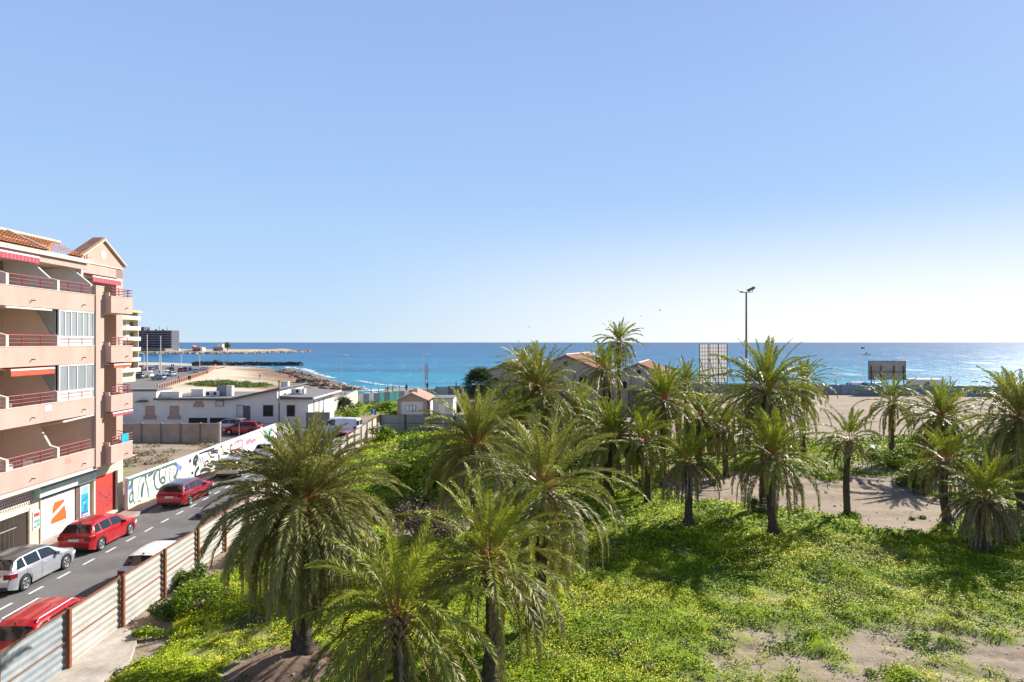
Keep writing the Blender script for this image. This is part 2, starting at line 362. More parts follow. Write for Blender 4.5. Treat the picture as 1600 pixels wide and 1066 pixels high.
def height(X, Y, G=None):
    d = sdist(LAND, X, Y); wv = coastw(X, Y)
    h = SEA + (-0.03-SEA)*sstep(0, 1, np.clip(d/wv, 0, 1))
    h = np.where(d < 0, SEA+d*0.12, h); h = np.maximum(h, -8)
    if G is None: G = green(X, Y)
    u = X+0.025*Y
    lot = sstep(-13.6, -12.6, u)*(Y < 133)
    veg = (0.02+0.46*fbm(X*0.55+3, Y*0.55, 4)**1.3 + 0.22*fbm(X*1.6, Y*1.6, 3))*sstep(0.30, 0.95, G)
    rel = 0.10*(fbm(X*0.15, Y*0.15, 3)-0.5)+0.05*(fbm(X*1.4, Y*1.4, 3)-.5)
    tread = 0.03*np.sin((X*0.8-Y*0.5)*14)*(vnoise(X*0.5+40, Y*0.9) > 0.55)*(Y < 26)*(X > 6)*(G < .5)
    for (ax, ay, bx_, by_, rr) in ((3, 24, 26, 17, 5), (9, 15, 24, 26, -6), (12, 40, 30, 50, 8), (10, 50, 30, 43, 5), (16, 100, 60, 78, 12), (14, 80, 70, 100, -9)):
        tx, ty = bx_-ax, by_-ay; L_ = sqrt(tx*tx+ty*ty); tx /= L_; ty /= L_
        s_ = (X-ax)*tx+(Y-ay)*ty; dd_ = (X-ax)*-ty+(Y-ay)*tx-rr*np.sin(s_/L_*pi)*.12
        rut = (np.exp(-((np.abs(dd_)-.85)/.22)**4))*((s_ > 0) & (s_ < L_))
        rel = rel - .07*rut*(1-sstep(.4, .8, G)) + .03*rut*np.sin(s_*9)*(1-sstep(.4, .8, G))
    h = h + lot*(veg+rel+tread)
    h = h + 0.65*np.maximum(0, ell(X, Y, -7.1, 20.3, 2.3, 1.6))**0.8*(0.7+0.6*fbm(X*2, Y*2, 3))
    rocky = sstep(30, 8, d)*sstep(-30, -45, X)*sstep(230, 200, Y)*sstep(120, 150, Y)
    h = h + rocky*(fbm(X*0.25, Y*0.25, 5)-0.5)*1.0*(d > -10)
    dirt = (X < -24.2)*(X > -60)*(Y > 42)*(Y < 66)
    h = h+dirt*0.25*fbm(X*0.4, Y*0.4, 4)
    return h
def lin(*seg):
    o = [];
    for a, b, st in seg: o.append(np.arange(a, b, st))
    return np.concatenate(o)
gx = lin((-1200, -300, 60), (-300, -140, 6), (-140, -44, 2.0), (-44, -14.4, 1.0), (-14.4, 30, 0.2), (30, 60, 0.6), (60, 150, 4), (150, 1501, 90))
gy = lin((-300, -20, 40), (-20, 8, 4), (8, 30, 0.2), (30, 56, 0.3), (56, 110, 0.9), (110, 240, 2.0), (240, 400, 5), (400, 801, 40))
GX, GY = np.meshgrid(gx, gy)
GG = green(GX, GY); GZ = height(GX, GY, GG)
dd = sdist(LAND, GX, GY)
def gridfaces(ny, nx):
    i = (np.arange(ny-1)[:, None]*nx+np.arange(nx-1)[None, :]).ravel()
    return np.stack([i, i+1, i+nx+1, i+nx], 1)
V = np.stack([GX.ravel(), GY.ravel(), GZ.ravel()], 1)
mound = sstep(0.1, 0.5, ell(GX, GY, -7.1, 20.2, 2.3, 1.5)).ravel()
rockm = np.maximum(.8*mound, (sstep(24, 8, dd+18*(fbm(GX*0.08, GY*0.08, 4)-.5))*sstep(-35, -50, GX)*sstep(118, 140, GY)*sstep(330, 290, GY)).ravel())
scrub = (sstep(-0.1, 0.25, ell(GX, GY, -73, 165, 9, 13)+0.6*(fbm(GX*0.2, GY*0.2, 4)-.5))).ravel()
cover = np.stack([GG.ravel(), rockm, scrub], 1)
# ground material
gm = bpy.data.materials.new('lot_ground'); gm.use_nodes = True
n = gm.node_tree.nodes; l = gm.node_tree.links; b = n['Principled BSDF']; b.inputs['Roughness'].default_value = 0.95; b.inputs['Specular IOR Level'].default_value = 0.15
ge = n.new('ShaderNodeNewGeometry'); at_ = n.new('ShaderNodeAttribute'); at_.attribute_name = 'cover'
sep = n.new('ShaderNodeSeparateColor'); l.new(at_.outputs['Color'], sep.inputs[0])
def nz(scale, det=6, r=.6):
    x = n.new('ShaderNodeTexNoise'); x.inputs['Scale'].default_value = scale; x.inputs['Detail'].default_value = det; x.inputs['Roughness'].default_value = r
    l.new(ge.outputs['Position'], x.inputs['Vector']); return x.outputs['Fac']
def ramp(src, stops):
    r = n.new('ShaderNodeValToRGB'); l.new(src, r.inputs[0]); e = r.color_ramp.elements
    while len(e) < len(stops): e.new(0.5)
    for k, (p, c) in enumerate(stops): e[k].position = p; e[k].color = (*c, 1)
    return r.outputs['Color']
def mixc(f, a, bb):
    x = n.new('ShaderNodeMix'); x.data_type = 'RGBA'
    l.new(f, x.inputs[0]) if not isinstance(f, float) else setattr(x.inputs[0], 'default_value', f)
    l.new(a, x.inputs[6]); l.new(bb, x.inputs[7]); return x.outputs[2]
def math_(op, a, bv):
    x = n.new('ShaderNodeMath'); x.operation = op; x.use_clamp = True
    for k, q in enumerate((a, bv)):
        if isinstance(q, (int, float)): x.inputs[k].default_value = q
        else: l.new(q, x.inputs[k])
    return x.outputs[0]
sand = ramp(nz(0.35, 9, .72), [(0.28, (0.20, 0.14, 0.09)), (0.5, (0.34, 0.262, 0.188)), (0.70, (0.47, 0.385, 0.295))])
sandf = ramp(nz(6, 9, .75), [(0.36, (0.17, 0.12, 0.08)), (0.48, (0.34, 0.262, 0.19)), (0.7, (0.50, 0.41, 0.32))])
mpt = n.new('ShaderNodeMapping'); mpt.inputs['Scale'].default_value = (.05, .9, 1); mpt.inputs['Rotation'].default_value = (0, 0, .35); l.new(ge.outputs['Position'], mpt.inputs[0])
nzt = n.new('ShaderNodeTexNoise'); nzt.inputs['Scale'].default_value = 1.0; nzt.inputs['Detail'].default_value = 7; nzt.inputs['Distortion'].default_value = .6; l.new(mpt.outputs[0], nzt.inputs['Vector'])
trk = ramp(nzt.outputs['Fac'], [(0.35, (0.25, 0.185, 0.125)), (0.5, (0.37, 0.29, 0.21)), (0.65, (0.48, 0.39, 0.30))])
sand = mixc(0.35, sand, sandf)
sand = mixc(0.45, sand, trk)
beach = ramp(nz(0.06, 6), [(0.3, (0.54, 0.44, 0.31)), (0.7, (0.70, 0.585, 0.43))])
spx = n.new('ShaderNodeSeparateXYZ'); l.new(ge.outputs['Position'], spx.inputs[0])
bm_ = n.new('ShaderNodeMapRange'); l.new(spx.outputs['X'], bm_.inputs[0]); bm_.inputs[1].default_value = -36; bm_.inputs[2].default_value = -60
sand = mixc(bm_.outputs[0], sand, beach)
grn = ramp(nz(2.2, 8, .7), [(0.3, (0.06, 0.115, 0.006)), (0.48, (0.18, 0.265, 0.010)), (0.68, (0.37, 0.41, 0.018))])
edge = math_('ADD', sep.outputs[0], math_('MULTIPLY', math_('SUBTRACT', nz(5, 9, .8), 0.5), 2.6))
fac = math_('MULTIPLY', math_('SUBTRACT', edge, 0.34), 3.0)
c = mixc(fac, sand, grn)
rk = ramp(nz(0.25, 9, .7), [(0.3, (0.07, 0.05, 0.035)), (0.5, (0.26, 0.165, 0.11)), (0.7, (0.42, 0.29, 0.2))])
c = mixc(sep.outputs[1], c, rk)
sc_ = ramp(nz(0.6, 8, .7), [(0.35, (0.05, 0.07, 0.02)), (0.6, (0.17, 0.19, 0.07)), (0.75, (0.40, 0.32, 0.2))])
c = mixc(sep.outputs[2], c, sc_)
l.new(c, b.inputs['Base Color'])
bp = n.new('ShaderNodeBump'); bp.inputs['Strength'].default_value = 0.7; bp.inputs['Distance'].default_value = 0.08
l.new(nz(5, 9, .7), bp.inputs['Height']); l.new(bp.outputs[0], b.inputs['Normal'])
ground = npmesh('ground', V, gridfaces(len(gy), len(gx)), [gm], attrs={'cover': cover}, smooth=True); struct(ground)
# headland far off
hx = np.arange(-1100, -250, 6.0); hy = np.arange(676, 890, 6.0); HX, HY = np.meshgrid(hx, hy)
hd = sdist(HEAD, HX, HY); hz = SEA+np.where(hd > 0, 3.4*sstep(0, 1, np.clip(hd/26, 0, 1))*(0.45+0.9*fbm(HX*0.03, HY*0.03, 4)), hd*0.2)
cv = np.stack([np.clip(fbm(HX*0.02, HY*0.02, 3)*1.2-.55, 0, .35).ravel(), 0.25+0.6*sstep(14, 0, hd).ravel(), 0.5*sstep(.5, .7, fbm(HX*0.05, HY*0.05, 3)).ravel()], 1)
struct(npmesh('headland', np.stack([HX.ravel(), HY.ravel(), hz.ravel()], 1), gridfaces(len(hy), len(hx)), [gm], attrs={'cover': cv}, smooth=True))

# ---------------------------------------------------------------- sea
sm = bpy.data.materials.new('sea_water'); sm.use_nodes = True
n = sm.node_tree.nodes; l = sm.node_tree.links; b = n['Principled BSDF']
b.inputs['Roughness'].default_value = 0.28; b.inputs['IOR'].default_value = 1.33; b.inputs['Specular IOR Level'].default_value = 0.08
ge = n.new('ShaderNodeNewGeometry')
sx = n.new('ShaderNodeSeparateXYZ'); l.new(ge.outputs['Position'], sx.inputs[0])
def nzm(scale, sc3, det=5, r=.6):
    mp = n.new('ShaderNodeMapping'); mp.inputs['Scale'].default_value = sc3; l.new(ge.outputs['Position'], mp.inputs[0])
    x = n.new('ShaderNodeTexNoise'); x.inputs['Scale'].default_value = scale; x.inputs['Detail'].default_value = det; x.inputs['Roughness'].default_value = r
    l.new(mp.outputs[0], x.inputs['Vector']); return x.outputs['Fac']
# depth colour: log of distance from shore + patches of weed and sand
lg = n.new('ShaderNodeMath'); lg.operation = 'LOGARITHM'; l.new(sx.outputs['Y'], lg.inputs[0]); lg.inputs[1].default_value = 10
ad = n.new('ShaderNodeMath'); ad.operation = 'MULTIPLY_ADD'; l.new(nzm(0.012, (0.5, 1.0, 1), 4), ad.inputs[0]); ad.inputs[1].default_value = 0.75; l.new(lg.outputs[0], ad.inputs[2])
mr = n.new('ShaderNodeMapRange'); l.new(ad.outputs[0], mr.inputs[0]); mr.inputs[1].default_value = 2.45; mr.inputs[2].default_value = 4.6
cc = ramp(mr.outputs[0], [(0.0, (0.035, 0.31, 0.40)), (0.14, (0.016, 0.21, 0.345)), (0.32, (0.010, 0.125, 0.27)), (0.6, (0.008, 0.085, 0.22)), (1, (0.007, 0.065, 0.175))])
weed = ramp(nzm(0.02, (0.35, 1.2, 1), 5, .65), [(0.50, (0, 0, 0)), (0.62, (1, 1, 1))])
dk = n.new('ShaderNodeMix'); dk.data_type = 'RGBA'
wf = math_('MULTIPLY', weed, 0.55)
l.new(wf, dk.inputs[0]); l.new(cc, dk.inputs[6]); dk.inputs[7].default_value = (0.010, 0.06, 0.13, 1)
l.new(dk.outputs[2], b.inputs['Base Color'])
bp1 = n.new('ShaderNodeBump'); bp1.inputs['Strength'].default_value = 1.0; bp1.inputs['Distance'].default_value = 0.9
l.new(nzm(0.22, (0.45, 1.0, 1), 8, .62), bp1.inputs['Height'])
bp2 = n.new('ShaderNodeBump'); bp2.inputs['Strength'].default_value = 0.8; bp2.inputs['Distance'].default_value = 0.16
l.new(nzm(1.6, (0.6, 1.0, 1), 6, .6), bp2.inputs['Height']); l.new(bp1.outputs[0], bp2.inputs['Normal']); l.new(bp2.outputs[0], b.inputs['Normal'])
gl = n.new('ShaderNodeBsdfGlossy'); gl.inputs['Roughness'].default_value = 0.46
bp3 = n.new('ShaderNodeBump'); bp3.inputs['Strength'].default_value = 1.0; bp3.inputs['Distance'].default_value = 0.5
l.new(nzm(0.35, (0.5, 1.0, 1), 4, .55), bp3.inputs['Height']); l.new(bp3.outputs[0], gl.inputs['Normal'])
crest = ramp(nzm(0.30, (1.2, 0.10, 1), 3, .7), [(0.60, (0, 0, 0)), (0.68, (1, 1, 1))])
crest2 = ramp(nzm(0.05, (1.0, 0.12, 1), 3, .7), [(0.35, (.15, .15, .15)), (0.6, (1, 1, 1))])
mg = n.new('ShaderNodeMixShader'); l.new(math_('MULTIPLY', math_('MULTIPLY', crest, crest2), 0.55), mg.inputs[0]); l.new(b.outputs[0], mg.inputs[1]); l.new(gl.outputs[0], mg.inputs[2]); l.new(mg.outputs[0], n['Material Output'].inputs[0])
mb = MB(); q = 40000
mb.face([(-q, -400, SEA), (q, -400, SEA), (q, q, SEA), (-q, q, SEA)], sm)
struct(mb.build('sea', fix=False))
# surf lines along the shore
def foamline(pts, w, seed, z=SEA+0.06):
    r = np.random.default_rng(seed); Vf = []; Ff = []
    P = [np.array(p, float) for p in pts]; k = 0
    for a, bq in zip(P[:-1], P[1:]):
        L = np.hypot(*(bq-a)); m = int(L/0.8)
        for i in range(m):
            c0 = a+(bq-a)*i/m; dr = (bq-a)/L; nn = np.array([-dr[1], dr[0]])
            for _ in range(3):
                if r.random() < 0.35: continue
                c1 = c0+nn*r.normal(0, w*0.45)+dr*r.normal(0, .6); s1 = r.uniform(.5, 1.9); s2 = r.uniform(.12, .5)*min(1.6, w*0.5)
                an = r.normal(0, .2); d1 = dr*cos(an)+nn*sin(an); d2 = np.array([-d1[1], d1[0]])
                ring = [c1+d1*s1*cos(t)*(1+.2*r.normal())+d2*s2*sin(t)*(1+.2*r.normal()) for t in np.linspace(0, 2*pi, 8)[:-1]]
                Vf += [(x[0], x[1], z+k % 7*0.004) for x in ring]; Ff.append(list(range(7*k, 7*k+7))); k += 1
    return np.array(Vf), np.array(Ff)
vs = []; fs = []; o = 0
for i, (pts, wd) in enumerate([([(-115, 325), (-98, 300), (-86, 275)], 2.6), ([(-92, 288), (-76, 250), (-62, 222)], 1.5), ([(-64, 214), (-57, 200), (-50, 186), (-41, 172), (-33, 163)], 3.4),
                             ([(-50, 208), (-40, 190), (-28, 178)], 1.5), ([(-36, 157), (-15, 162), (5, 158), (60, 157)], 1.4), ([(-128, 352), (-112, 348)], 1.0),
                             ([(-268, 845), (-232, 838)], 3.5), ([(-270, 800), (-252, 812)], 2), ([(-150, 344), (-132, 331), (-118, 315)], 1.4)]):
    a, f = foamline(pts, wd, i); vs.append(a); fs.append(f+o); o += len(a)
tag(npmesh('surf_foam', np.concatenate(vs), np.concatenate(fs), [M['foam']]), 'white surf breaking along the rocky shore', 'foam', kind='stuff')
# ---------------------------------------------------------------- palms
def groundz(x, y):
    a = np.array([[float(x)]]); b_ = np.array([[float(y)]]); return float(height(a, b_)[0, 0])
YOUNG = np.array((0.33, 0.37, 0.03)); MATURE = np.array((0.265, 0.27, 0.05)); OLD = np.array((0.33, 0.24, 0.08)); YEL = np.array((0.32, 0.30, 0.05))
def fronds(r, L, nf, center, dead=False, droop=1.0, nl=46, lw=0.034, hue=0.0, elo=-45, ehi=86, seglen=9, lfac=1.0, skip=0.0, olive=0.0):
    """returns leaf quads and stalk quads of a crown of feather fronds"""
    LV = []; LT = []; SV = []; ST = []
    c = np.array(center)
    for i in range(nf):
        if r.random() < skip: continue
        f = (i+0.5)/nf
        az = i*2.39996+r.normal(0, .18)
        if dead:
            e0 = R(r.uniform(-45, 22)); bend = R(r.uniform(70, 112)); Lf = L*r.uniform(.6, 1.0)
        else:
            e0 = R(ehi-(ehi-elo)*f**0.95+r.normal(0, 5))
            bend = R((24+66*sin(min(1, f*1.25)*pi/2)+r.normal(0, 9))*droop); Lf = L*(0.76+0.26*sstep(0, .35, f))*r.uniform(.88, 1.08)
        ns = 14; t = np.linspace(0, 1, ns+1)
        el = e0-bend*t**(1.6 if not dead else .75)
        el = np.maximum(el, R(-87))
        dl = Lf/ns
        hx_, hy_ = cos(az), sin(az)
        twist = r.normal(0, .10)
        azs = az+twist*t*2
        P = np.zeros((ns+1, 3)); P[0] = c+np.array([hx_*0.12, hy_*0.12, 0.35*(1-f)*(0 if dead else 1)])
        T = np.stack([np.cos(el)*np.cos(azs), np.cos(el)*np.sin(azs), np.sin(el)], 1)
        for k in range(ns): P[k+1] = P[k]+T[k]*dl
        Sd = np.stack([-np.sin(azs), np.cos(azs), np.zeros(ns+1)], 1)
        roll = r.normal(0, .35)
        N = np.cross(Sd, T); N *= -1
        N = np.where(N[:, 2:3] < 0, N, N)
        Nn = np.cross(T, Sd)
        Sd, Nn = Sd*cos(roll)+Nn*sin(roll), Nn*cos(roll)-Sd*sin(roll)
        # stalk: flat box of quads (3 sided)
        wst = 0.034*(1-t*0.85)*(L/3.3)
        ring = [P+Sd*wst[:, None], P-Sd*wst[:, None], P+Nn*wst[:, None]*-0.9]
        if dead: sc0 = np.array((0.30, 0.20, 0.12)); sc1 = np.array((0.24, 0.17, 0.11))
        else: sc0 = np.array((0.42, 0.19, 0.05)) if f < .6 else np.array((0.33, 0.22, 0.10)); sc1 = np.array((0.20, 0.21, 0.06))
        for q in range(3):
            A = ring[q]; Bq = ring[(q+1) % 3]
            for k in range(ns):
                SV.append(np.stack([A[k], Bq[k], Bq[k+1], A[k+1]]))
                m_ = min(1, t[k]*3.2); ST.append(sc0*(1-m_)+sc1*m_)
        # leaflets
        n_ = max(8, int(nl*Lf/L)); tt = np.linspace(0.17 if not dead else .2, 0.995, n_)
        for sgn in (-1, 1):
            tj = np.clip(tt+r.normal(0, .006, n_), 0, 1)
            if dead or skip: keep = r.random(n_) < .8; tj = tj[keep]
            x = tj*ns; k = np.minimum(x.astype(int), ns-1); fr = (x-k)[:, None]
            p = P[k]*(1-fr)+P[k+1]*fr; Tt = T[k]; Ss = Sd[k]; Nk = Nn[k]; m_ = len(tj)
            ll = (0.07*L+.12)*lfac*np.sin(pi*np.clip(tj*0.80+0.13, 0, 1))**0.65*r.uniform(.8, 1.15, m_)
            al = R(55)-R(28)*tj+r.normal(0, .10, m_); be = R(26)+r.normal(0, .22, m_)
            if dead: al = R(30)+r.normal(0, .25, m_); be = r.normal(-.6, .5, m_); ll *= .85
            dr = Tt*np.cos(al)[:, None]+(Ss*(sgn*np.cos(be))[:, None]+Nk*np.sin(be)[:, None])*np.sin(al)[:, None]
            dr[:, 2] -= (0.12 if not dead else 0.5); dr /= np.linalg.norm(dr, axis=1)[:, None]
            wd = np.cross(dr, Nk); wd /= np.linalg.norm(wd, axis=1)[:, None]+1e-6
            rv = r.normal(0, .45, (m_, 1)); wd = wd+np.cross(dr, wd)*rv; wd /= np.linalg.norm(wd, axis=1)[:, None]+1e-6
            hw = lw*0.5*r.uniform(.8, 1.2, (m_, 1))
            tip = p+dr*ll[:, None]; tip[:, 2] -= ll*0.13*r.uniform(.3, 1.6, m_)
            mid = p+dr*(ll*0.4)[:, None]
            LV.append(np.stack([p, mid+wd*hw, tip, mid-wd*hw], 1))
            if dead: col = np.array((0.36, 0.275, 0.20))*r.uniform(.6, 1.25)
            else:
                col = YOUNG*(1-f)+MATURE*f if f < .7 else MATURE*(1-(f-.7)/.3)+OLD*(f-.7)/.3
                col = col*(1-hue)+YEL*hue if hue > 0 else col
                if olive: col = col*(1-olive)+np.array((0.27, 0.225, 0.11))*olive
                if r.random() < .12: col = col*.5+YEL*.5
                if f > .8 and r.random() < .25: col = np.array((0.24, 0.18, 0.09))
                col = col*r.uniform(.82, 1.2)
            cc_ = col[None, :]*r.uniform(.8, 1.22, (m_, 1)); LT.append(cc_)
    LV = np.concatenate(LV); LT = np.concatenate(LT); SV = np.stack(SV); ST = np.stack(ST)
    return LV, LT, SV, ST
def quadsmesh(name, LV, LT, SV, ST, mats, parent, loc):
    V_ = np.concatenate([LV.reshape(-1, 3), SV.reshape(-1, 3)]); nq = len(LV)+len(SV)
    T_ = np.concatenate([np.repeat(LT, 4, 0), np.repeat(ST, 4, 0)])
    F_ = np.arange(nq*4).reshape(-1, 4); mi = np.concatenate([np.zeros(len(LV)), np.ones(len(SV))])
    return npmesh(name, V_-np.array(loc), F_, mats, mi, {'tint': np.clip(T_, 0, 1)}, parent=parent)
def trunkmesh(name, path, r0, r1, parent, loc, seed):
    r = np.random.default_rng(seed); path = np.array(path); ns = 1+int(np.linalg.norm(path[-1]-path[0])/0.11); n_ = 18
    t = np.linspace(0, 1, ns+1); q = len(path)-1
    P = np.stack([np.interp(t*q, range(q+1), path[:, k]) for k in range(3)], 1)
    Vv = []
    for i in range(ns+1):
        rad = r0*(1-t[i])+r1*t[i]; rad *= 1+0.35*max(0, 1-t[i]*7)+0.22*max(0, (t[i]-.82)/.18)
        for k in range(n_):
            a = 2*pi*k/n_
            bmp = (0.24 if (i+k) % 2 else -0.05)*rad*(0.7+.6*r.random())
            Vv.append(P[i]+np.array([cos(a), sin(a), 0])*(rad+bmp)+np.array([0, 0, (0.05 if (i+k) % 2 else 0)]))
    F_ = []
    for i in range(ns):
        for k in range(n_): a = i*n_+k; b_ = i*n_+(k+1) % n_; F_.append((a, b_, b_+n_, a+n_))
    V_ = np.array(Vv)-np.array(loc)
    # cut leaf bases ("boots") near the top and old stubs below
    bv = []; k0 = len(V_)
    L_ = np.linalg.norm(path[-1]-path[0]); nb = 44
    for i in range(nb):
        h = 1-0.22*(i/nb) if L_ > 2 else 1-0.4*i/nb
        c0 = np.array([np.interp(h*q, range(q+1), path[:, k]) for k in range(3)]); a = i*2.4; dr = np.array([cos(a), sin(a), 0]); sd_ = np.array([-sin(a), cos(a), 0])
        rr = r1*1.1; l_ = r.uniform(.14, .34); up = np.array([0, 0, 1])
        tip = c0+dr*(rr+l_*.6)+up*l_*.9
        bv.append([c0+dr*rr*.8+sd_*.07, c0+dr*rr*.8-sd_*.07, tip-sd_*.035, tip+sd_*.035])
        bv.append([c0+dr*rr*.8-sd_*.07, c0+dr*(rr*.8)+up*-.09, tip+dr*.01-up*.06, tip-sd_*.035])
        bv.append([c0+dr*(rr*.8)+up*-.09, c0+dr*rr*.8+sd_*.07, tip+sd_*.035, tip+dr*.01-up*.06])
    bv = np.array(bv); V2 = bv.reshape(-1, 3)-np.array(loc)
    F2 = np.arange(len(V2)).reshape(-1, 4)+k0
    return npmesh(name, np.concatenate([V_, V2]), np.concatenate([np.array(F_), F2]), [M['trunk'], M['boot']], np.concatenate([np.zeros(len(F_)), np.ones(len(F2))]), parent=parent)

GP = 'date palms standing in the green lot'
def palm(label, bx, Y, cx, cy, L, nf, dead=0, hue=0.0, droop=1.0, elo=-45, r0=0.21, seed=0, lfac=1.0, olive=0.0, kindname='date_palm', by=None, nl=None):
    r = np.random.default_rng(100+seed)
    X0 = (bx-800)/1000*Y; z0 = groundz(X0, Y)-0.05
    X1 = (cx-800)/1000*Y; z1 = zat(cy, Y)
    L *= 1.05
    root = thing(kindname, label, 'palm tree', (X0, Y, z0), 0, GP)
    hgt = z1-z0; bow = r.normal(0, .10)
    path = [(X0+(X1-X0)*s+bow*sin(pi*s), Y+0.15*sin(pi*s), z0+hgt*s) for s in (0, .2, .4, .6, .8, 1)]
    trunkmesh('trunk', path, r0, r0*0.82, root, root.location, seed)
    lw = max(0.034, 0.0014*Y); nf = int(nf*(1.1 if Y < 33 or nf > 70 else .92)); r0 = r0*1.15; dead = int(dead*1.6); nl_ = nl or int(np.clip(2500/Y, 36, 70))
    LV, LT, SV, ST = fronds(r, L, nf, (X1, Y, z1), droop=droop, nl=nl_, lw=lw, hue=hue, elo=elo, lfac=lfac, olive=olive)
    quadsmesh('crown', LV, LT, SV, ST, [M['leaf'], M['stalk']], root, root.location)
    if dead:
        LV, LT, SV, ST = fronds(r, L*(0.85 if dead < 20 else 1.0), dead, (X1, Y, z1-0.15), dead=True, nl=int(nl_*0.8), lw=lw*0.9, lfac=.8)
        quadsmesh('dead_fronds', LV, LT, SV, ST, [M['deadleaf'], M['deadleaf']], root, root.location)
    return root
palm('largest palm, with a dense drooping crown, on a brown earth mound by the rusty fence', 474, 20.8, 474, 794, 3.35, 200, 10, 0, 1.22, -86, 0.26, 1, nl=90, olive=.55)
palm('short palm at the bottom edge of the photo with orange leaf stalks', 622, 16.5, 622, 972, 2.9, 50, 5, .18, 1.0, -40, 0.20, 2, nl=84)
palm('palm with a slim leaning pale trunk, right of the one with orange stalks', 762, 19, 765, 885, 3.1, 54, 4, .05, 1.0, -40, 0.19, 3, nl=80)
palm('palm with long fronds trailing to the right behind the slim leaning palm', 838, 23.3, 850, 768, 3.5, 66, 5, .10, 1.08, -58, 0.21, 4, nl=80, olive=.3)
palm('grey green palm with stiff upright middle fronds beside the round green bush', 744, 32, 744, 700, 3.5, 90, 14, 0, .95, -45, 0.24, 5, olive=.3)
palm('small yellowish palm below the huge shaggy crown', 800, 45, 800, 662, 3.3, 66, 4, .12, 1, -40, 0.2, 6)
palm('huge shaggy palm in front of the left tiled roof', 842, 48, 839, 612, 4.5, 120, 10, .12, 1.15, -75, 0.26, 7, olive=.3)
palm('dark palm standing behind the huge shaggy one, against the sea', 814, 75, 818, 576, 3.5, 56, 4, 0, 1, -45, 0.24, 9)
palm('tallest palm, its round crown up against the sky', 968, 70, 967, 536, 2.9, 54, 4, 0, .95, -60, 0.2, 10)
palm('palm in front of the warehouse gable, just below the tallest one', 944, 65, 943, 578, 3.3, 60, 12, 0, 1, -50, 0.25, 11)
palm('palm with pale leaf stubs under its crown and a thick dark trunk', 951, 42.9, 955, 686, 3.25, 76, 6, 0, 1.0, -45, 0.27, 12)
palm('thin palm squeezed between the thick trunked one and the one with a brown skirt', 1012, 41, 1006, 692, 2.6, 46, 4, .15, 1, -50, 0.18, 13)
palm('palm with yellowing lower fronds before the small warehouse gable', 1038, 45.6, 1038, 628, 3.2, 74, 10, .22, 1.05, -60, 0.2, 14)
palm('small dark palm with a hanging brown skirt at the edge of the sandy clearing', 1075, 35.8, 1074, 724, 2.35, 44, 22, 0, .9, -25, 0.19, 15)
palm('palm with a straight dark trunk in front of the tall floodlight mast', 1209, 34.4, 1207, 715, 3.2, 64, 8, .05, 1.0, -40, 0.21, 16)
palm('big high palm whose crown overlaps the floodlight mast', 1195, 39.6, 1198, 615, 3.9, 92, 16, .08, 1.12, -62, 0.24, 17)
palm('dark slender palm right behind the big high palm by the mast', 1255, 60, 1257, 600, 3.0, 50, 8, 0, 1, -45, 0.2, 18)
palm('dark palm with its crown against the large lattice billboard', 1075, 60, 1073, 602, 3.0, 50, 2, 0, .95, -35, 0.2, 19)
palm('slim palm alone in the sandy clearing with a few hanging dead fronds', 1325, 37.9, 1327, 690, 2.15, 30, 9, .05, 1.0, -30, 0.17, 20)
palm('palm with a tall bare dark trunk in front of the smaller billboard', 1395, 56, 1394, 632, 3.1, 46, 4, .05, 1, -45, 0.21, 21)
palm('broad palm right of the bare trunked one, behind a smaller palm', 1470, 50, 1470, 655, 3.5, 80, 14, .05, 1.05, -62, 0.24, 22)
palm('mid sized palm with hanging dead leaves near the right clearing edge', 1482, 36.2, 1477, 724, 2.4, 44, 12, .1, 1, -40, 0.2, 23)
palm('lowest palm at right wearing a wide grey skirt of dead fronds', 1538, 31.8, 1540, 782, 2.45, 40, 60, .1, .85, -15, 0.19, 24)
palm('shaggy palm between the warehouses and the thick trunked palm', 902, 54, 902, 648, 3.4, 74, 10, .08, 1.08, -60, 0.22, 28)
palm('palm filling the grove between the brown skirted palm and the big high palm', 1135, 50, 1133, 672, 2.5, 50, 8, .1, 1.05, -50, 0.2, 29)
palm('very broad dark palm at the right edge of the photo', 1603, 38, 1596, 658, 3.9, 100, 16, 0, 1.1, -70, 0.26, 25, olive=.3)
palm('far palm seen over the very broad one at the right edge', 1568, 70, 1570, 618, 3.1, 50, 4, 0, 1, -45, 0.22, 26)
palm('bushy palm behind the one with yellowing fronds, below the lattice billboard', 1095, 52, 1095, 655, 3.0, 72, 14, .12, 1.05, -60, 0.22, 27)

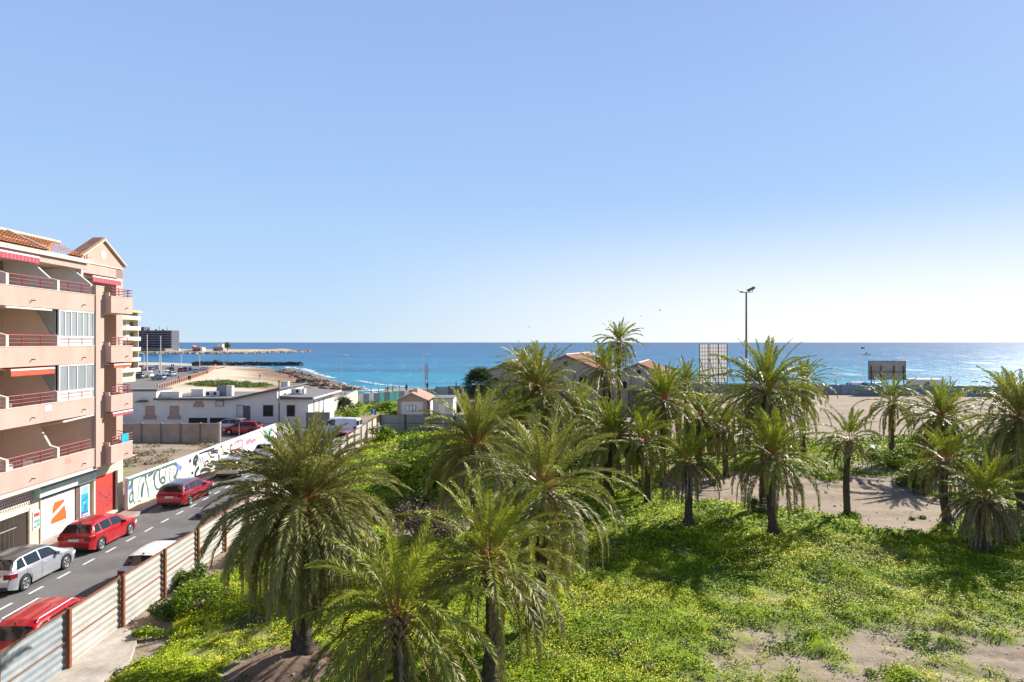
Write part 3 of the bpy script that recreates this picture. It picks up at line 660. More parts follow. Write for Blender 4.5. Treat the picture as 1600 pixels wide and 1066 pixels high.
# fan palm
def fanpalm(label, X0, Y, zc, rad, seed, n_f=60, name='fan_palm', short=False):
    r = np.random.default_rng(seed); z0 = groundz(X0, Y)-.05; root = thing(name, label, 'palm tree', (X0, Y, z0))
    if not short: trunkmesh('trunk', [(X0, Y, z0), (X0, Y, (z0+zc)/2), (X0, Y, zc)], 0.35, 0.32, root, root.location, seed)
    LV = []; LT = []; SV = []; ST = []
    for i in range(n_f):
        f = (i+.5)/n_f; az = i*2.4; el = R(80-(75 if short else 140)*f); d = np.array([cos(el)*cos(az), cos(el)*sin(az), sin(el)]); st = rad*.55
        c0 = np.array([X0, Y, zc]); h = c0+d*st; s_ = np.array([-sin(az), cos(az), 0]); u_ = np.cross(d, s_)
        SV.append(np.stack([c0+s_*.03, c0-s_*.03, h-s_*.02, h+s_*.02])); ST.append(np.array((.2, .22, .08)))
        col = (np.array((0.06, 0.095, 0.045))*(1-f)+np.array((0.10, 0.11, 0.05))*f)*r.uniform(.8, 1.3)
        if f > .86 and not short: col = np.array((.2, .15, .1))
        for a in np.linspace(-1.9, 1.9, 19):
            dd_ = d*cos(a)+s_*sin(a); ln = rad*.55*(1-.15*abs(a))*r.uniform(.9, 1.1); w_ = np.cross(dd_, u_)*0.05*rad/2+u_*r.normal(0, .02)
            m_ = h+dd_*ln*.55; tp = h+dd_*ln; tp[2] -= .25*ln*abs(cos(el))
            LV.append(np.stack([h, m_+w_, tp, m_-w_])); LT.append(col*r.uniform(.8, 1.2))
    quadsmesh('crown', np.array(LV), np.array(LT), np.array(SV), np.array(ST), [M['leaf'], M['stalk']], root, root.location)
    return root
fanpalm('dark round fan palm with a thick short trunk near the seaside wall', -4.1, 80, 5.2, 2.4, 5, 90)
fanpalm('young fan palm low against the pale ramp wall near the sea', -25.6, 97, 0.35, 2.1, 6, 34, 'young_fan_palm', True)

# ---------------------------------------------------------------- shrubs, weeds, grass
def leafcloud(r, n_, cen, rad, size, cols, hollow=0.35, zmin=None):
    d = r.normal(size=(n_, 3)); d /= np.linalg.norm(d, axis=1)[:, None]
    q = np.array(rad)*(hollow+(1-hollow)*r.random((n_, 1))**0.5)*(1+0.22*np.sin(d[:, :1]*5+d[:, 1:2]*7+cen[0])+.15*np.sin(d[:, 2:]*9+cen[1]))
    P = np.array(cen)+d*q
    if zmin is not None: P[:, 2] = np.maximum(P[:, 2], zmin+r.random(n_)*.1)
    a = r.normal(size=(n_, 3)); a[:, 2] *= .5; a /= np.linalg.norm(a, axis=1)[:, None]
    nn = d*.7+r.normal(size=(n_, 3))*.5+np.array([0, 0, .5]); b_ = np.cross(a, nn); b_ /= np.linalg.norm(b_, axis=1)[:, None]+1e-6
    s = size*r.uniform(.6, 1.3, (n_, 1))
    Q = np.stack([P-a*s, P+b_*s*.45, P+a*s, P-b_*s*.45], 1)
    ci = r.integers(0, len(cols), n_); T = np.array(cols)[ci]*r.uniform(.75, 1.25, (n_, 1))
    return Q, T
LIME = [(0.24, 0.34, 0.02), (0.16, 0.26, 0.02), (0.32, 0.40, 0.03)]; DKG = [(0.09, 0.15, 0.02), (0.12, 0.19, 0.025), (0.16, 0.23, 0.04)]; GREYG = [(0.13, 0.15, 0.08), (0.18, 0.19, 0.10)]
DRY = [(0.20, 0.14, 0.10), (0.12, 0.08, 0.06), (0.16, 0.13, 0.08)]
def shrub(label, px, Y, rad, blobs, nleaf, cols, seed, name='shrub', size=0.09, group=None, cat='shrub'):
    r = np.random.default_rng(seed); X0 = (px-800)/1000*Y; z0 = groundz(X0, Y)-.05
    root = thing(name, label, cat, (X0, Y, z0), 0, group)
    Qs = []; Ts = []; st = MB()
    for i in range(blobs):
        a = r.uniform(0, 2*pi); q = rad*sqrt(r.random())*.75; h = rad*(.25+.65*r.random())*(1-.4*q/rad)
        c_ = (X0+cos(a)*q, Y+sin(a)*q, z0+h); rr = rad*r.uniform(.25, .48)
        Q, T = leafcloud(r, nleaf//blobs, c_, (rr, rr, rr*.8), size, cols, zmin=z0+.05); Qs.append(Q); Ts.append(T*r.uniform(.8, 1.2))
        st.tube([(X0+cos(a)*.1, Y+sin(a)*.1, z0), (X0+cos(a)*q*.5, Y+sin(a)*q*.5, z0+h*.6), c_], [rad*.03, rad*.02, rad*.01], M['bark'], 5)
    Q = np.concatenate(Qs); T = np.concatenate(Ts)
    npmesh('leaves', Q.reshape(-1, 3)-np.array(root.location), np.arange(len(Q)*4).reshape(-1, 4), [M['herb']], attrs={'tint': np.clip(np.repeat(T, 4, 0), 0, 1)}, parent=root)
    st.build('stems', root, root.location)
    return root
shrub('large round bright green bush between the corrugated fence and the palms', 663, 46, 3.0, 26, 9000, LIME, 1, 'bush', .13)
shrub('grey green bush touching the left side of the large round green bush', 628, 46.5, 1.5, 9, 2600, GREYG, 2, 'bush', .1)
shrub('dark brown dry bush between the largest palm and the grey green palm', 655, 33.5, 2.0, 16, 3600, DRY, 3, 'dry_bush', .09)
shrub('dark low bush behind the dry brown bush', 640, 39, 1.5, 10, 2400, DKG, 4, 'bush', .1)
shrub('leafy green bush growing at the foot of the rusty fence, farther of two', 300, 27.6, .95, 9, 2600, DKG, 5, 'fence_bush', .07, 'bushes along the rusty fence')
shrub('leafy green bush growing at the foot of the rusty fence, nearer of two', 262, 24.6, .9, 10, 2600, DKG, 6, 'fence_bush', .07, 'bushes along the rusty fence')
shrub('broad light green weed patch on the sand left of the largest palm', 322, 24.8, 1.2, 12, 3200, LIME, 7, 'weed_clump', .06)
shrub('small weed clump by the concrete path near the bottom of the fence', 232, 22.8, .55, 6, 1100, LIME, 8, 'weed_clump', .06)
shrub('light green bush behind the largest palm, between its fronds and the fence', 395, 31, 1.3, 12, 3200, LIME, 25, 'bush', .08)
shrub('green bush at the fence behind the largest palm, farther along', 520, 42, 1.6, 12, 3000, LIME, 26, 'bush', .1)
shrub('low green bush at the end of the rusty fence by the dark fence', 600, 68, 1.6, 9, 2200, LIME, 9, 'bush', .12)
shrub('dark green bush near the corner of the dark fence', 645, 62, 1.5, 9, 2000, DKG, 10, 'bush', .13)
shrub('bush with yellow flowers behind the bare trunked palm', 1400, 53, 2.0, 10, 2500, LIME, 11, 'flowering_bush', .12)
shrub('dark bush at the right rim of the sandy clearing', 1432, 46, 1.6, 10, 2400, DKG, 12, 'bush', .1)
shrub('round bush low among palms at the right below the billboard', 1450, 58, 2.3, 12, 2600, LIME, 13, 'flowering_bush', .13)
shrub('small bush around the foot of the slim palm in the clearing', 1330, 37.6, .75, 7, 1300, LIME, 14, 'foot_bush', .07)
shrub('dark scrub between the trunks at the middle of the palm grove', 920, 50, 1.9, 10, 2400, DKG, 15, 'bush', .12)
shrub('low scrub by the sprouting stump behind the straight dark trunk', 1190, 38.6, .9, 8, 1200, DRY+DKG, 16, 'dry_bush', .08)
shrub('green bush below the seaside block wall near the small gabled house', 600, 100, 1.7, 9, 1700, LIME, 17, 'bush', .16)
shrub('flat green hedge by the parked van at the street end', 552, 88, 1.4, 9, 1700, LIME, 18, 'bush', .14)
shrub('green bush beside the right wall of the small gabled house', 713, 96, 1.6, 9, 1500, DKG, 19, 'bush', .15)
shrub('leafless greyish bush behind the right grey fence near the white roof', 1470, 138, 2.8, 10, 1200, DRY, 20, 'dry_bush', .14)
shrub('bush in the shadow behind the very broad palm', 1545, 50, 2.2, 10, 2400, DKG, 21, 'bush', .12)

def keepin(X, Y):   # visible wedge with margin
    return (np.abs(X) < 0.84*Y+2)
r = np.random.default_rng(11)
def scatter(n_, y0, y1, power, zoff, size0, cols, tiltz=.6, thr=.42, clump=True, extra=0.0):
    Y = (y0**power+(y1**power-y0**power)*r.random(n_))**(1/power); X = (r.random(n_)*2-1)*(0.84*Y+1)
    u = X+0.025*Y; m = (u > -13.3); X = X[m]; Y = Y[m]
    G_ = green(X, Y)+extra; cl = fbm(X*1.7, Y*1.7, 3)
    m = (G_+(cl-.5)*1.1*clump+r.normal(0, .07, len(X))) > thr+.1
    X = X[m]; Y = Y[m]; G_ = G_[m]
    Z = height(X, Y, np.clip(G_-extra, 0, 1)); n1 = len(X)
    hh = r.random(n1)
    P = np.stack([X, Y, Z+zoff*hh], 1)
    a = r.normal(size=(n1, 3)); a[:, 2] = np.abs(a[:, 2])*.35+.05; a /= np.linalg.norm(a, axis=1)[:, None]
    b_ = np.cross(a, r.normal(size=(n1, 3))*.45+np.array([.25, .2, 1])); b_ /= np.linalg.norm(b_, axis=1)[:, None]+1e-6
    s = (size0*np.maximum(1, Y/24)*r.uniform(.6, 1.4, n1))[:, None]
    Q = np.stack([P-a*s*.2, P+a*s*.5+b_*s*.28, P+a*s*1.2, P+a*s*.5-b_*s*.28], 1)
    pt = fbm(X*0.5+50, Y*0.5, 3)
    ci = np.clip((pt*1.6-.3)*len(cols)+r.normal(0, .7, n1), 0, len(cols)-1).astype(int); T = np.array(cols)[ci]*r.uniform(.7, 1.3, (n1, 1))
    return Q, T, P
HC = [(0.09, 0.17, 0.008), (0.19, 0.29, 0.010), (0.33, 0.43, 0.012), (0.50, 0.52, 0.02)]
Q1, T1, P1 = scatter(290000, 13, 34, 1.5, .12, .062, HC, thr=.34)
Q2, T2, P2 = scatter(150000, 34, 75, 1.3, .12, .085, HC, thr=.34)
Q = np.concatenate([Q1, Q2]); T = np.concatenate([T1, T2])
tag(npmesh('grass', Q.reshape(-1, 3), np.arange(len(Q)*4).reshape(-1, 4), [M['herb']], attrs={'tint': np.clip(np.repeat(T, 4, 0), 0, 1)}), 'bright green weeds and clover covering the lot', 'grass', kind='stuff')
# yellow blossoms
fl = []
for P_ in (P1, P2):
    pm = fbm(P_[:, 0]*0.35+80, P_[:, 1]*0.35, 3)
    m = (r.random(len(P_)) < 0.34*sstep(.42, .62, pm)+.03); fl.append(P_[m])
Pf = np.concatenate(fl); n1 = len(Pf); Pf = Pf+np.array([0, 0, .07])
a = r.normal(size=(n1, 3))*.35+np.array([.3, -.35, 1]); a /= np.linalg.norm(a, axis=1)[:, None]
b1 = np.cross(a, [1, 0, 0.1]); b1 /= np.linalg.norm(b1, axis=1)[:, None]; b2 = np.cross(a, b1)
s = (0.018*np.maximum(1, Pf[:, 1]/22)*r.uniform(.7, 1.3, n1))[:, None]
Qf = np.stack([Pf+b1*s, Pf+b2*s, Pf-b1*s, Pf-b2*s], 1)
tag(npmesh('wildflowers', Qf.reshape(-1, 3), np.arange(n1*4).reshape(-1, 4), [M['petal']]), 'small yellow wildflowers dotted over the green lot', 'flowers', kind='stuff')
# taller weed clumps and dry stalks
rr_ = np.random.default_rng(77); Qs = []; Ts = []
for i in range(760):
    y_ = 15+55*rr_.random()**1.3; x_ = (rr_.random()*2-1)*.84*y_
    if x_ < -12.8: continue
    g_ = float(green(np.array([[x_]]), np.array([[y_]]))[0, 0])
    if g_ < .25+.2*rr_.random() and rr_.random() < .8: continue
    sz = rr_.uniform(.25, .75)*(1 if g_ > .4 else .5); cs_ = [LIME, DKG, LIME, GREYG, DRY+LIME][rr_.integers(0, 5)]
    Q_, T_ = leafcloud(rr_, int(60+120*sz), (x_, y_, groundz(x_, y_)+sz*.15), (sz, sz*.9, sz*.42), .055*max(1, y_/26), cs_, zmin=0); Qs.append(Q_); Ts.append(T_)
Q_ = np.concatenate(Qs); T_ = np.concatenate(Ts)
tag(npmesh('tall_weeds', Q_.reshape(-1, 3), np.arange(len(Q_)*4).reshape(-1, 4), [M['herb']], attrs={'tint': np.clip(np.repeat(T_, 4, 0), 0, 1)}), 'taller weed tufts scattered over the lot', 'weeds', kind='stuff')
# stones and twigs on the bare ground
nst = 2600; Yp = 15+85*rr_.random(nst)**1.2; Xp = (rr_.random(nst)*2-1)*.84*Yp; ok = (Xp+.025*Yp > -13.2); Xp = Xp[ok]; Yp = Yp[ok]; gp_ = green(Xp, Yp); ok = gp_ < .35; Xp = Xp[ok]; Yp = Yp[ok]
Zp_ = height(Xp, Yp, gp_[ok]); nst = len(Xp); ss_ = (.02+.05*rr_.random(nst)**3)*np.maximum(1, Yp/30)
cube = np.array([(-1, -1, -.6), (1, -1, -.5), (1, 1, -.6), (-1, 1, -.5), (-.6, -.7, .6), (.7, -.6, .5), (.6, .6, .7), (-.7, .6, .5)])
Vp = np.stack([Xp, Yp, Zp_], 1)[:, None, :]+cube[None]*ss_[:, None, None]*rr_.uniform(.6, 1.5, (nst, 8, 3))
fc = np.array([(0, 1, 5, 4), (1, 2, 6, 5), (2, 3, 7, 6), (3, 0, 4, 7), (4, 5, 6, 7)])
tag(npmesh('pebbles', Vp.reshape(-1, 3), (np.arange(nst)[:, None, None]*8+fc[None]).reshape(-1, 4), [M['rock_pebble']]), 'small stones lying on the bare ground', 'stones', kind='stuff')
# dry weeds on the dirt plot behind the painted wall
rr_ = np.random.default_rng(31); Qs = []; Ts = []
for i in range(170):
    x_ = rr_.uniform(-46, -25.5); y_ = rr_.uniform(46, 66); 
    if rr_.random() > .25+.75*(y_ > 63) and not (x_ < -30 and 53 < y_ < 61): continue
    Q_, T_ = leafcloud(rr_, 60, (x_, y_, 0.15), (.8, .6, .35), .12, [(0.26, 0.18, 0.11), (0.17, 0.13, 0.08), (0.16, 0.17, 0.07)], zmin=0); Qs.append(Q_); Ts.append(T_)
Q_ = np.concatenate(Qs); T_ = np.concatenate(Ts)
tag(npmesh('dry_weeds', Q_.reshape(-1, 3), np.arange(len(Q_)*4).reshape(-1, 4), [M['herb']], attrs={'tint': np.repeat(T_, 4, 0)}), 'dry brown weeds and rubble on the bare plot behind the painted wall', 'weeds', kind='stuff')
Qs = []; Ts = []
for i in range(150):
    a_ = rr_.uniform(0, 2*pi); q_ = sqrt(rr_.random()); x_ = -73+9*q_*cos(a_); y_ = 166+13*q_*sin(a_)
    if i > 95: x_ = rr_.uniform(-31, -13); y_ = rr_.uniform(92, 112)
    Q_, T_ = leafcloud(rr_, 70, (x_, y_, groundz(x_, y_)+.15), (1.4, 1.3, .5), .25, DKG+[(0.22, 0.2, 0.1)] if i <= 95 else LIME+DKG); Qs.append(Q_); Ts.append(T_)
Q_ = np.concatenate(Qs); T_ = np.concatenate(Ts)
tag(npmesh('dune_scrub', Q_.reshape(-1, 3), np.arange(len(Q_)*4).reshape(-1, 4), [M['herb']], attrs={'tint': np.repeat(T_, 4, 0)}), 'low green scrub on the sand and below the seaside wall', 'scrub', kind='stuff')
# ---------------------------------------------------------------- street
def sframe_root(name, label, cat, u, v, z=0, group=None, dz=0):
    return thing(name, label, cat, S(u, v, z), TH+dz, group)
st = MB()
st.face([(-21.65, -40, 0.004), (-13.75, -40, 0.004), (-13.75, 84, 0.004), (-21.65, 84, 0.004)], M['asphalt'])
struct(st.build('street', rz=TH, fix=False))
st = MB(); st.face([(-40, 68.5, 0.000), (-21.65, 68.5, 0.000), (-21.65, 80, 0.000), (-40, 80, 0.000)], M['asphalt'])
struct(st.build('side_yard_paving', rz=TH, fix=False))
st = MB(); st.box(-23.4, -21.8, -40, 39.4, -0.02, 0.13, M['pave']); st.box(-21.797, -21.65, -40, 39.4, -.02, .127, M['kerb'])
st.box(-22.9, -21.95, 39.403, 80, -.02, .13, M['pave']); st.box(-21.947, -21.8, 39.403, 80, -.02, .127, M['kerb'])
struct(st.build('pavement', rz=TH))
st = MB(); v = -20.35
while v < 74:
    st.face([(-19.53, v, .009), (-19.41, v, .009), (-19.41, v+.85, .009), (-19.53, v+.85, .009)], M['roadpaint']); v += 1.76
struct(st.build('road_markings', rz=TH, fix=False))
st = MB(); st.face([(-13.3, 17, .06), (-12.6, 17, .06), (-12.2, 22.0, .07), (-12.9, 23.4, .07), (-13.55, 23.6, .05)], M['concrete'])
# cracked concrete strip by the fence
cs = MB(); cs.prism([(-13.72, 8), (-12.0, 8), (-11.9, 16.5), (-12.15, 19.5), (-12.0, 21.3), (-12.5, 22.6), (-13.1, 23.4), (-13.72, 23.7)], 'z', -.05, 0.13, M['dirty_concrete'])
struct(cs.build('concrete_path', rz=TH))

rp = MB(); rg = random.Random(5)
for (u_, v_, a_, b_) in ((-18.2, 24.5, 1.1, 3.2), (-17.2, 33.5, 1.6, 2.2), (-19.0, 44, .9, 5.5), (-16.8, 50, 1.2, 3), (-18.3, 60, 1.5, 4)):
    rp.face([(u_-a_/2, v_-b_/2, .0068), (u_+a_/2, v_-b_/2+.1, .0068), (u_+a_/2-.05, v_+b_/2, .0068), (u_-a_/2+.04, v_+b_/2-.08, .0068)], M['asphalt_patch'])
struct(rp.build('road_repairs', rz=TH, fix=False))
# ---------------------------------------------------------------- rusty corrugated fence
def corr(mb, x, v0, v1, z0, z1, m, pitch=0.235, amp=0.019, axis='v', back=0.0):
    nz_ = int((z1-z0)/pitch*6); zz = np.linspace(z0, z1, nz_+1); k = mb.mi(m); base = len(mb.v)
    for z in zz:
        o = amp*max(-.6, min(.6, sin(2*pi*z/pitch)*1.3))
        for v in (v0, v1): mb.v.append((x+o, v, z) if axis == 'v' else (v, x+o, z))
    for i in range(nz_):
        a = base+2*i; mb.f.append((a, a+1, a+3, a+2)); mb.m.append(k)
def sheetfence(name, label, vs, u=-13.7, h=1.95, sheetm=None, postm=None, group=None, rail=True, fr=None, flip=1, post=.11):
    sheetm = sheetm or M['galv']; postm = postm or M['rust']
    root = thing(name, label, 'fence', S(u, vs[0]), TH) if fr is None else thing(name, label, 'fence', fr[0], fr[1])
    for i, (a, b_) in enumerate(zip(vs[:-1], vs[1:])):
        m_ = MB(); corr(m_, 0, a-vs[0]+.01, b_-vs[0]-.01, .04+.01*(i % 3), h-.02-.015*(i*7 % 3), sheetm[i % len(sheetm)] if isinstance(sheetm, list) else sheetm)
        m_.build('corrugated_sheet', root, smooth=True, ang=60)
    if rail:
        m_ = MB(); L_ = vs[-1]-vs[0]
        m_.box(.03*flip, .075*flip, 0, L_, h, h+.045, postm); m_.box(.032*flip, .06*flip, 0, L_, h*.5, h*.5+.028, postm); m_.build('rail', root)
    for v in vs:
        m_ = MB(); y_ = v-vs[0]; m_.box(.08*flip, .15*flip, y_-post/2, y_+post/2, -.1, h+.08, postm)
        m_.box(.06*flip, .09*flip, y_-post/2-.03, y_+post/2+.03, -.1, h+.07, postm); m_.build('post', root)
    return root
M['galv_dull'] = mat('dull_galvanised_sheet', (0.27, 0.31, 0.33), 0.5, 0.1, 1.5, 0.15, 8, metal=0.25, col2=(0.42, 0.45, 0.46))
vs1 = [15.0, 17.8, 20.75]+[20.75+2.95*i for i in range(1, 19)]
sheetfence('corrugated_fence', 'long rusty framed corrugated metal fence between street and green lot', vs1, sheetm=[M['galv_dull'], M['galv_dull']]+[M['galv']]*2+[M['galv'], M['galv'], M['galv'], M['pink_sheet']]*2)
# dark fence across, seen from its shaded side
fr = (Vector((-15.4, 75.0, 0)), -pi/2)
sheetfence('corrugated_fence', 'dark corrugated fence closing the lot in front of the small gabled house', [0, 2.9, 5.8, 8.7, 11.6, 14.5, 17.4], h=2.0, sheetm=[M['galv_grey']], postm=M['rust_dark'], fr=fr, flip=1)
# far grey fence along the sea front
def farfence(name, label, P0, P1, h, n_, mats, cat='fence', th=.12, posts=True, gapm=None):
    P0 = Vector(P0); P1 = Vector(P1); L_ = (P1-P0).length; rz_ = atan2(P1.y-P0.y, P1.x-P0.x)
    root = thing(name, label, cat, P0, rz_); w_ = L_/n_
    for i in range(n_):
        m_ = MB(); hh = h+.04*((i*5) % 3); m_.box(i*w_+.04, (i+1)*w_-.04, -th/2, th/2, 0, hh, mats[i % len(mats)])
        m_.box(i*w_+.06, (i+1)*w_-.06, -th/2-.02, -th/2, .05, .12, mats[i % len(mats)]); m_.build('panel', root)
    if posts:
        for i in range(n_+1):
            m_ = MB(); m_.box(i*w_-.07, i*w_+.07, -th/2-.1, -th/2-.005, 0, h+.12, gapm or M['rust_dark']); m_.build('post', root)
    return root
M['fence_blue'] = mat('blue_grey_sheet', (0.20, 0.24, 0.30), 0.6, 0.1, .6); M['fence_blue2'] = mat('paler_blue_grey_sheet', (0.27, 0.31, 0.36), 0.6, 0.1, .6)
farfence('sheet_fence', 'long blue grey sheet fence behind the sandy ground on the right', (42, 134, -.1), (112, 121, -.1), 2.0, 20, [M['fence_blue'], M['fence_blue2'], M['fence_blue']], gapm=M['fence_blue'])
farfence('sheet_fence', 'blue grey sheet fence below the lattice billboard', (22, 136, -.1), (42, 134, -.1), 2.1, 6, [M['fence_blue2'], M['fence_blue']], gapm=M['fence_blue'])
M['panel_teal'] = mat('teal_panel', (0.10, 0.38, 0.44), 0.7, 0.2, .8); M['panel_grey'] = mat('grey_panel', (0.46, 0.47, 0.47), 0.8, 0.15, .8); M['panel_dark'] = mat('dark_panel', (0.12, 0.16, 0.20), 0.8, 0.2, .8); M['panel_blue'] = mat('slate_panel', (0.28, 0.34, 0.40), .8, .1, .8)
farfence('painted_block_wall', 'seaside block wall of white, grey and teal painted panels', (-26, 108, -.1), (-14.5, 122, -.1), 1.8, 16, [M['panel_grey'], M['panel_dark'], M['panel_grey'], M['panel_dark'], M['panel_teal'], M['panel_dark'], M['panel_teal'], M['panel_teal'], M['panel_dark']], 'wall', posts=False)
farfence('grey_panel_wall', 'seaside wall of slate grey panels behind the small gabled house', (-14.5, 122, -.1), (22, 136, -.1), 2.1, 16, [M['panel_blue'], M['panel_dark'], M['panel_blue'], M['panel_blue']], 'wall', gapm=M['panel_dark'])

# ---------------------------------------------------------------- cars
def interp(P, x): return float(np.interp(x, [p[0] for p in P], [p[1] for p in P]))
KINDS = {
 'hatch':  dict(L=4.15, W=1.78, top=[(-2.07, .62), (-2.04, .93), (-1.96, 1.02), (-1.62, 1.40), (-1.35, 1.47), (-.3, 1.50), (.35, 1.44), (1.20, 1.00), (1.75, .86), (1.98, .72), (2.07, .55)],
                belt=[(-2.07, .98), (-1.9, .98), (1.1, .90), (2.07, .8)], rw=(-1.93, -1.64), ws=(.40, 1.14), win=[(-1.72, -1.22), (-1.14, -.36), (-.28, .78)], wb=(-1.28, 1.27)),
 'estate': dict(L=4.6, W=1.82, top=[(-2.30, .60), (-2.27, .92), (-2.2, 1.0), (-1.86, 1.38), (-1.6, 1.46), (-.4, 1.50), (.35, 1.45), (1.25, 1.02), (1.9, .88), (2.18, .74), (2.30, .55)],
                belt=[(-2.3, .98), (1.1, .92), (2.3, .8)], rw=(-2.17, -1.88), ws=(.42, 1.19), win=[(-1.95, -1.32), (-1.24, -.38), (-.30, .80)], wb=(-1.35, 1.35)),
 'suv':    dict(L=4.45, W=1.85, top=[(-2.22, .65), (-2.2, 1.05), (-2.12, 1.15), (-1.80, 1.52), (-1.5, 1.62), (-.3, 1.66), (.35, 1.60), (1.10, 1.18), (1.8, 1.02), (2.12, .85), (2.22, .6)],
                belt=[(-2.22, 1.1), (1.1, 1.04), (2.22, .9)], rw=(-2.09, -1.82), ws=(.42, 1.05), win=[(-1.86, -1.26), (-1.18, -.36), (-.28, .74)], wb=(-1.30, 1.32)),
 'mpv':    dict(L=4.5, W=1.82, top=[(-2.25, .60), (-2.23, 1.0), (-2.18, 1.08), (-2.0, 1.60), (-1.8, 1.70), (-.3, 1.76), (.5, 1.66), (1.35, 1.12), (1.85, .98), (2.15, .8), (2.25, .55)],
                belt=[(-2.25, 1.04), (1.2, .98), (2.25, .9)], rw=(-2.17, -2.01), ws=(.58, 1.30), win=[(-1.95, -1.25), (-1.15, -.30), (-.2, .92)], wb=(-1.35, 1.38)),
 'van':    dict(L=4.9, W=1.95, top=[(-2.45, .6), (-2.44, 1.2), (-2.42, 1.85), (-2.3, 1.96), (-1, 2.0), (.5, 1.95), (.95, 1.80), (1.75, 1.15), (2.2, .98), (2.4, .8), (2.45, .55)],
                belt=[(-2.45, 1.15), (2.45, 1.05)], rw=(-2.44, -2.425), ws=(1.0, 1.68), win=[(.1, 1.15)], wb=(-1.5, 1.55)),
}
PAINT = {}
def paint(name, col, metal=0.2, rough=0.3):
    if name not in PAINT: PAINT[name] = mat(name, col, rough, 0.03, 2, coat=0.7, metal=metal)
    return PAINT[name]
def make_car(kind, pm, label, loc, rz, name='parked_car', roofm=None, lod=0, group='cars parked along the street', cat='car', rails=False):
    K = KINDS[kind]; L_ = K['L']; W_ = K['W']/2; top = K['top']; belt = K['belt']; roofm = roofm or pm
    root = thing(name, label, cat, loc, rz, group)
    RW = .325; zs_ = .20
    def sect(y):
        e = abs(y)/(L_/2); hw = W_*(1-0.16*max(0, (e-.72)/.28)**2.2); zt = interp(top, y); zb_ = min(interp(belt, y), zt-.015)
        cab = max(0, zt-interp(belt, y)); hwt = hw-0.26*min(1, cab/.5)-.03
        z0 = zs_+.10*max(0, (e-.85)/.15)
        za = z0
        for yw in K['wb']:
            q = .395**2-(y-yw)**2
            if q > 0: za = max(za, RW+sqrt(q)*.98)
        za = min(za, zb_-.1)
        h = zb_-za
        return [(0, z0+.06), (hw*.80, z0+.06), (hw*.965, za), (hw, za+h*.35), (hw*.995, za+h*.72), (hw*.955, zb_), (hwt+.02 if cab > .02 else hwt, zt-.055*min(1, cab/.3+.15)), (hwt*.90, zt-.012), (hwt*.5, zt+.012*min(1, cab*3)), (0, zt+.018*min(1, cab*3))]
    ys = sorted(set([round(v, 3) for v in np.linspace(-L_/2, L_/2, 64 if not lod else 26)]+[round(p[0], 3) for p in top]+[round(yw+s*.395, 3) for yw in K['wb'] for s in (-1, 1)]))
    mb = MB(); nn = 10; secs = [sect(y) for y in ys]
    kp = mb.mi(pm); kr = mb.mi(roofm); kd = mb.mi(M['plastic'])
    for y, sc_ in zip(ys, secs):
        for x, z in sc_: mb.v.append((x, y, z))
        for x, z in sc_: mb.v.append((-x, y, z))
    for i in range(len(ys)-1):
        for s in (0, 1):
            for j in range(nn-1):
                a = i*2*nn+s*nn+j; b_ = a+2*nn
                mb.f.append((a, a+1, b_+1, b_) if s else (a, b_, b_+1, a+1))
                ym = (ys[i]+ys[i+1])/2
                mb.m.append(kd if j < 2 else (kr if j >= 6 and K['rw'][1]-.1 < ym < K['ws'][0] else kp))
    for i in (0, len(ys)-1):
        a = i*2*nn; mb.f.append(tuple(a+j for j in range(nn))+tuple(a+nn+j for j in range(nn-2, 0, -1))); mb.m.append(kp)
    body = mb.build('body', root, smooth=True, ang=38)
    # windows
    def spt(y, seg, t, off):
        s_ = sect(y); x = s_[seg][0]*(1-t)+s_[seg+1][0]*t; z = s_[seg][1]*(1-t)+s_[seg+1][1]*t; return Vector((x+off, y, z+off*.3))
    for sgn in (-1, 1):
        for (ya, yb) in K['win']:
            w_ = MB(); n_ = 6; k = w_.mi(M['carglass']); base = 0
            for q in range(n_+1):
                for t, sh in ((.10, 0), (.90, 1)):
                    y = ya+(yb-ya)*q/n_
                    if kind != 'van' and sh:   # slanted ends follow the roof line
                        y = max(y, K['rw'][1]+.10); y = min(y, K['ws'][0]+.05)
                    p = spt(y, 5, t, .008); w_.v.append((p.x*sgn, p.y, p.z))
            for q in range(n_): a = 2*q; w_.f.append((a, a+1, a+3, a+2)); w_.m.append(k)
            w_.build('side_window', root)
    def topglass(nm, ya, yb, fx):
        w_ = MB(); n_ = 5; k = w_.mi(M['carglass']); cols = [-1, -.6, 0, .6, 1]
        for q in range(n_+1):
            y = ya+(yb-ya)*q/n_; s_ = sect(y); xw = s_[6][0]*fx
            for c_ in cols:
                x = xw*c_; z = np.interp(abs(x), [0, s_[8][0], s_[7][0], s_[6][0]], [s_[9][1], s_[8][1], s_[7][1], s_[6][1]])
                dy = -.012 if yb <= 0 else .012
                w_.v.append((x, y+dy, float(z)+.012))
        for q in range(n_):
            for c_ in range(4): a = q*5+c_; w_.f.append((a, a+1, a+6, a+5)); w_.m.append(k)
        w_.build(nm, root)
    if kind == 'van':
        for s in (-1, 1):
            w_ = MB(); w_.box(s*.12, s*.80, -2.47, -2.455, 1.2, 1.7, M['carglass']); w_.build('rear_window', root)
    else: topglass('rear_window', K['rw'][0]+.02, K['rw'][1]+.03, .86)
    topglass('windscreen', K['ws'][0]+.03, K['ws'][1]-.02, .88)
    # lamps
    ybk = -L_/2; zt_ = interp(belt, ybk+.2)-.06
